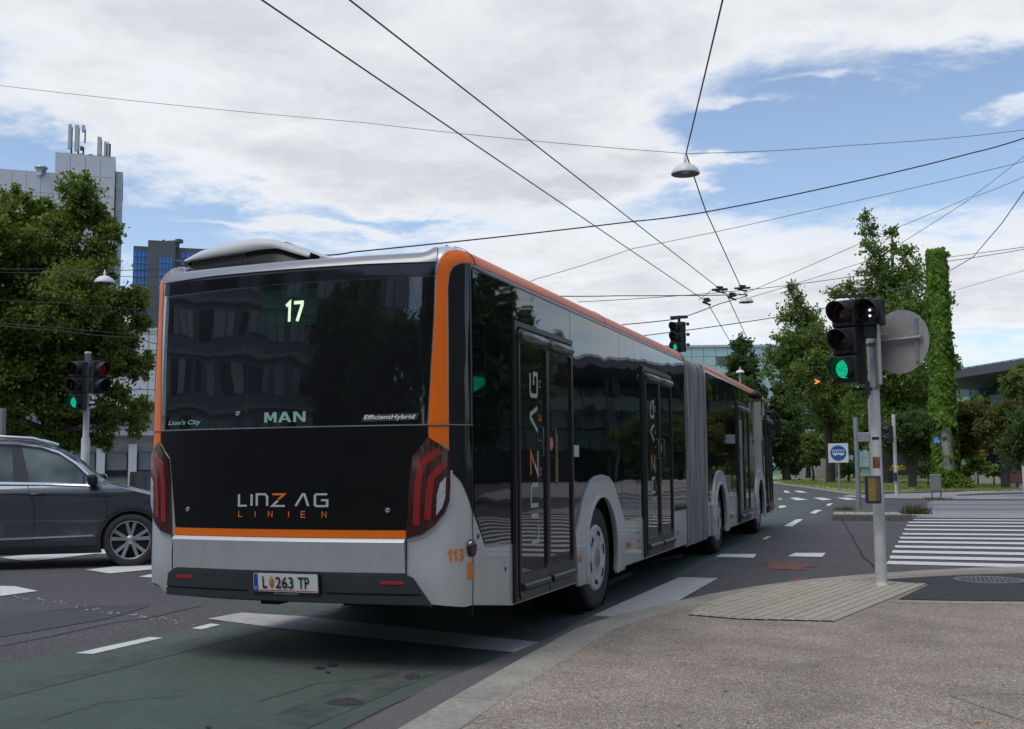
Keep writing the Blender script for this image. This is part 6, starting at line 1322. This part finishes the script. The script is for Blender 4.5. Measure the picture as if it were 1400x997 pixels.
# blue glass high-rise
DB = 210; wbl = Wall(175, 300, DB, 215); a0, an, ln = wbl.a, wbl.an, wbl.ln
bt = thing('glass_high_rise', 'dark grey and blue glass high-rise between the linden tree and the bus', 'building', tuple(a0), an)
xb = wbl.x; z1 = wbl.z(200, 337); z2 = wbl.z(215, 331); z3 = wbl.z(250, 339); zl_ = wbl.z(200, 452)-6
MB().box((xb(188)/2, 9, z1/2), (xb(188), 18, z1)).build('wall', grey_f, bt); MB().box(((xb(203)+xb(241))/2-1, 7, z2/2), (xb(241)-xb(203), 17, z2)).build('wall', grey_f, bt); MB().box((xb(262), 9, z3/2), (xb(300)-xb(230), 18, z3)).build('wall', grey_f, bt); MB().box(((xb(188)+xb(205))/2, 8.6, z1/2), (xb(206)-xb(187), 17, z1)).build('wall', grey_f, bt)
grid_panels(bt, blue_gl, xb(175.5), xb(197), zl_, z1-.8, 4, 16, y=-.1, gap=.14, nm='window'); grid_panels(bt, blind, xb(198), xb(205), zl_, z1-1, 1, 8, y=-.0, gap=2.4, nm='window'); grid_panels(bt, blue_gl, xb(211), xb(230), zl_, z1-2.2, 4, 16, y=-1.6, gap=.12, nm='window'); grid_panels(bt, blue_gl, xb(241), xb(300), zl_, z3-.8, 9, 16, y=-.1, gap=.14, nm='window'); grid_panels(bt, blind, xb(233), xb(240), zl_, z1-1.5, 1, 8, y=-1.6, gap=2.4, nm='window')
q = P(245, 330, DB); t = thing('roof_crane', 'small window-cleaning crane arm on the blue high-rise roof', 'crane', tuple(q)); k = DB/FPX
MB().box((0, 0, 0), (7*k, 1.2, 5*k)).build('crane_cab', ant_d, t); MB().tube([(-3*k, 0, 0), (-26*k, 0, 1*k)], .25, 6).build('crane_arm', ant_d, t); MB().tube([(-26*k, 0, -2*k), (-26*k, 0, 4*k)], .25, 6).build('arm_end', ant_d, t); MB().tube([(-3*k, 0, 0), (-4*k, 0, -8*k)], .5, 8).build('crane_foot', ant_d, t)
# low white hall and window building behind the linden
DW = 95; wwh = Wall(-300, 330, DW, 215); a0, an, ln = wwh.a, wwh.an, wwh.ln
wb = thing('white_hall', 'low white panelled building behind the linden tree and the bus corner', 'building', tuple(a0), an); zt_ = wwh.z(200, 452); MB().box((ln/2, 8, zt_/2), (ln, 15.9, zt_)).build('wall', joint, wb); grid_panels(wb, panel_w, 0, ln, wwh.z(200, 560), zt_, 22, 4, y=-.02, gap=.06)
MB().box((ln/2, 8, zt_+.1), (ln+.3, 16.3, .3)).build('roof', zinc, wb)
DW = 60; wof = Wall(-260, 330, DW, 200); a0, an, ln = wof.a, wof.an, wof.ln; xw = wof.x
ob = thing('office_block', 'low beige office building with blinds and concrete piers behind the dark car', 'building', tuple(a0), an); zt_ = wof.z(180, 596); z0_ = P(180, 617, DW).z; zw1 = P(180, 619, DW).z
MB().box((ln/2, 6, zt_/2), (ln, 11.8, zt_)).build('wall', conc, ob); MB().box((ln/2, 5.6, zt_+.12), (ln+.4, 12.8, .24)).build('roof', zinc, ob)
mbw = MB(); zb2 = P(180, 652, DW).z; zt3 = P(180, 619-1, DW).z
wid = 27.5*DW/FPX; nwin = int(ln/(wid*1.43)); off0 = xw(159.5)-wid/2; x = off0 % (wid*1.43)
while x < ln-wid:
    f = link('window', MB_m := mesh('window', *(lambda m_: (m_.V, m_.F))(MB().box((0, 0, 0), (wid, .10, zt_-.9-.95))), frame_dk), ob, (x+wid/2, -.10, (zt_-.9+.95)/2+.0))
    link('blind', mesh('blind', *(lambda m_: (m_.V, m_.F))(MB().box((0, 0, 0), (wid-.12, .06, (zt_-.9-.95)*.70))), blind), f, (0, -.06, (zt_-.9-.95)*.13))
    link('pane', mesh('pane', *(lambda m_: (m_.V, m_.F))(MB().box((0, 0, 0), (wid*.45, .04, (zt_-.9-.95)*.20))), win_dark), f, (-wid*.24, -.06, -(zt_-.9-.95)*.36)); link('pane', f.children[-1].data, f, (wid*.24, -.06, -(zt_-.9-.95)*.36))
    MB().box((x-wid*.215, -.28, zt_/2-.2), (.42, .42, zt_-.5)).build('pier', panel_w, ob); x += wid*1.43
# fence and utility cabinet
cabm = mat('cabinet_grey', (.16, .18, .19), .6, var=.15, scale=4, stretch=(5, 5, .5))
for (xx, yy, w_, h_, D, l) in [(206, 668, 16, 26, 34, 'grey metal cabinet beside the bus corner behind the car'), (187, 664, 9, 18, 36, 'stained concrete block left of the grey cabinet')]:
    k = D/FPX; q = P(xx, 640, D); q.z = 0; o = thing('utility_cabinet', l, 'cabinet', tuple(q), .2); hh = P(xx, 645, D).z; MB().box((0, 0, hh/2), (w_*k, .5, hh), bev=.02).build('casing', cabm if D == 34 else kerb_dark, o)
    for s_ in (-.25, .25): MB().box((s_*w_*k, -.262, hh/2), (w_*k*.44, .03, hh*.86), bev=.005).build('door', cabm if D == 34 else kerb_dark, o)
# pale green glass building behind the bus front
DG = 140; a, b = P(900, 640, DG), P(1196, 640, DG); a0, an, ln = wall_frame(a, b); xg = lambda p: (Vector((P(p, 560, DG).x, P(p, 560, DG).y, 0))-a0).length
gb = thing('glass_museum', 'pale green glass-clad building behind the ginkgo trees and bus front', 'building', tuple(a0), an); zt_ = P(1040, 473, DG).z
MB().box((ln/2, 15, zt_/2), (ln, 29.5, zt_-.1)).build('wall', mat('museum_joint', (.30, .42, .41), .6), gb)
zz0 = P(1040, 640, DG).z; nrow = 13; rh = (zt_-zz0)/nrow
def skp(i, j): return (j == nrow-2 and 5 <= i <= 5) or (j == 5 and i > 8)
grid_panels(gb, pale_gl, 0, ln, zz0, zt_, 18, nrow, y=-.02, gap=.05, skip=skp)
MB().box(((xg(985)+xg(1010))/2, -.12, P(998, 493.5, DG).z), (xg(1010)-xg(985), .1, 8*DG/FPX)).build('window', grey_f, gb); MB().box((ln/2, 15, zt_+.15), (ln+.5, 30.5, .3)).build('roof', zinc, gb)
MB().box(((xg(1085)+xg(1196))/2, -1.2, P(1040, 543, DG).z), (xg(1196)-xg(1085), 2.4, .8)).build('ledge', panel_w, gb)
MB().box(((xg(1085)+xg(1196))/2, -.3, P(1040, 578, DG).z), (xg(1196)-xg(1080), .8, 22*DG/FPX)).build('dark_band', win_dark, gb)
q = P(1118, 640, 108); q.z = 0; dr = thing('concrete_drum', 'low round grey concrete drum behind the slim ginkgo trunk', 'building', tuple(q)); k = 108/FPX
MB().lathe([(30*k, 0), (29*k, P(1110, 605, 108).z), (24*k, P(1110, 588, 108).z), (0, P(1110, 588, 108).z)], 48).build('drum_wall', mat('drum_concrete', (.24, .24, .24), .5, var=.15, scale=.8, stretch=(3, 3, .3)), dr); MB().lathe([(24.2*k, P(1110, 603, 108).z), (25.0*k, P(1110, 592, 108).z)], 48).build('recessed_band', grey_f, dr)
# hall with the wide metal roof at right
DHH = 100; a, b = P(1296, 640, DHH), P(1500, 640, DHH-14); b = a+(b-a)*2.6; a0, an, ln = wall_frame(a, b)
hl = thing('concert_hall', 'modern hall with wide grey metal roof over dark glass at the right edge', 'building', tuple(a0), an)
zr0 = P(1308, 512, DHH).z; zr1 = P(1308, 497, DHH).z; k = DHH/FPX; xh = 7.2
zeave0, zeave1 = P(1308, 519, DHH).z, P(1308, 519, DHH).z+3.2
# sloping roof plate with standing seams
npan = 46; e0, e1 = Vector((0, -6, zr0-.5)), Vector((ln, -6, zr0+1.2)); r0, r1 = Vector((0, 6, zr0+1.2)), Vector((ln, 6, zr0+2.9))
for i in range(npan):
    t0, t1 = i/npan, (i+1)/npan-.003; A, B, C_, D_ = e0.lerp(e1, t0), e0.lerp(e1, t1), r0.lerp(r1, t1), r0.lerp(r1, t0); dz = Vector((0, 0, .12))
    MB().add([A, B, C_, D_, A-dz, B-dz, C_-dz, D_-dz], [(0, 1, 2, 3), (7, 6, 5, 4), (0, 4, 5, 1), (1, 5, 6, 2), (3, 2, 6, 7), (0, 3, 7, 4)]).build('roof_panel', zinc, hl)
MB().add([e0-Vector((0, 0, .15)), e1-Vector((0, 0, .15)), e1-Vector((0, 0, .8)), e0-Vector((0, 0, .8)), e0+Vector((0, 11, -.8)), e1+Vector((0, 11, -.8))], [(3, 2, 1, 0), (3, 4, 5, 2)]).build('eave', grey_f, hl)
MB().box((ln/2-9, 14, zr0/2+.3), (ln+16, 16, zr0+.6)).build('wall', win_dark, hl)
grid_panels(hl, mat('hall_glass', (.11, .19, .18), .10, spec=.7, var=.6, scale=.3), -16, ln-1, P(1308, 590, DHH).z-1.5, zr0-.9, 40, 3, y=4.2, gap=.18, nm='glass_pane', th=.08); MB().box((ln/2-8, 4.0, P(1340, 549, DHH).z), (ln+14, .4, 1.2)).build('lit_band', pale_gl, hl)
for i in range(-1, 9): xx = 2.5+i*7.2; MB().tube([(xx, -2.5, 0), (xx+.3, -2.5, zr0-.6)], .28, 10).build('column', grey_f, hl); MB().tube([(xx, -2.5, zr0*.45), (xx+2.4, 2.0, zr0-.8)], .18, 8).build('brace', grey_f, hl)
tz0 = zr0+1.9; zth = P(1340, 497, DHH-4).z
tr_ = MB().box((16, 9, (tz0+zth+.6)/2), (36, .2, zth+.6-tz0+.4)); tr_.build('clerestory', pale_gl, hl)
for i in range(18):
    xx = -1+i*2.0; MB().tube([(xx, 8.8, tz0-.4), (xx+1, 8.8, zth+.4), (xx+2, 8.8, tz0-.4)], .10, 5).build('truss_bar', grey_f, hl)
MB().box((16, 8.9, zth+.65), (37, .5, .22)).build('parapet', zinc, hl)
q = P(1303, 552, 90); fl_ = thing('banner', 'narrow orange, white and purple banner hanging by the hall corner', 'banner', tuple(q)); k = 90/FPX
for i, (c_, w_) in enumerate([((.55, .16, .03), 3), ((.6, .6, .6), 2.2), ((.12, .08, .25), 2.4)]): MB().box(((i-1)*2.5*k, 0, 8*k), (w_*k, .05, 34*k)).build('stripe', mat('banner_%s' % ('orange', 'white', 'purple')[i], c_, .7), fl_)
MB().tube([(-5*k, .1, -60*k), (-5*k, .1, 28*k)], .08, 6).build('pole', steel, fl_)
# planters, benches and pavilion pieces far in the park
for (xx, yy, D, w_, h_, m_, nm, cat, l) in [(1352, 655, 66, 34, 13, paver_pink, 'planter', 'planter', 'low pale concrete planter wall behind the yellowish tree'), (1390, 652, 66, 30, 7, mat('bench_wood', (.14, .07, .04), .7), 'bench', 'bench', 'low brown bench right of the pale planter'), (1322, 648, 70, 16, 32, conc, 'pillar', 'pillar', 'pale concrete pillar behind the olive tree')]:
    q = P(xx, 640, D); q.z = 0; k = D/FPX; t = thing(nm, l, cat, tuple(q), .1); top = P(xx, yy-h_, D).z
    MB().box((0, 0, max(.3, top)/2), (w_*k, .8, max(.3, top)), bev=.03).build('block', m_, t); MB().box((0, 0, max(.3, top)+.03), (w_*k+.1, .9, .06), bev=.01).build('slab', conc if nm != 'bench' else m_, t)

# behind the camera: curved office block and street trees mirrored in the rear window
ofc = mat('street_facade', (.33, .33, .335), .7, var=.08, scale=.5)
t = thing('street_office', 'grey office building with window bands across the street behind the camera', 'building', (-29, -27, 0), rad(-38)); H_ = 15
MB().box((9, -5, H_/2), (36, 9.7, H_)).build('wall', ofc, t); wn = mat('sky_pale_window', (.55, .60, .64), .15, spec=.6, var=.3, scale=.2, detail=1)  # pale window colour stands in for reflected sky
rnd = random.Random(5)
for j in range(4):
    x = -8.6
    while x < 26:
        w_ = rnd.choice((1.1, 1.1, 1.6)); MB().box((x+w_/2, -.10, 2.2+j*3.5+.9), (w_-.1, .16, 1.9)).build('window', wn if rnd.random() > .3 else win_dark, t); x += w_ + (0.9 if rnd.random() < .4 else .05)
for j in range(4): MB().box((9, -.05, 1.1+j*3.5), (36.2, .3, .3)).build('string_course', panel_w, t)
MB().box((9, -5, H_+.15), (36.4, 10.2, .3)).build('roof', zinc, t)
for i, (x, y, h) in enumerate([(-7.5, -24, 8.5), (-4.0, -22, 7.5), (2, -30, 12), (7, -22, 9), (16, -26, 11), (-13, -40, 14)]):
    t = thing('street_tree', 'leafy street tree behind the camera, '+['left end of the row', 'second of the row', 'third of the row', 'near the camera', 'right end of the row', 'beside the office corner'][i], 'tree', (x, y, 0), i*1.3, group='street trees behind the camera')
    link('crown', me_r, t, kind='stuff'); link('trunk', tme, t); t.scale = (h/10,)*3
ap = thing('reflection_block', 'unseen beige block outside the right edge, added to darken the bus corner reflection', 'building', (34, -22, 0), rad(62)); MB().box((14, 6, 8), (40, 12, 16)).build('wall', conc, ap)  # unseen building added so the glossy bus corner mirrors something dark
for j in range(5):
    for i in range(11): MB().box((-4+i*3.4, -.02, 2+j*3.0), (1.5, .12, 1.6)).build('window', win_dark, ap)
MB().box((14, 6, 16.2), (40.6, 12.6, .4)).build('roof', zinc, ap)
# far tree line all around the horizon outside the picture
V = MB(); 
hl_ = []
for i in range(96):
    a_ = rad(28+i*3.3); r_ = 150+random.uniform(-15, 25); hl_.append((sin(a_)*r_, cos(a_)*r_, random.uniform(2, 5), random.uniform(5, 9)))
link('treeline', leaves_mesh('treeline', hl_, 30000, 1.1, dark_leaf, 200, sub=16), None, kind='stuff')
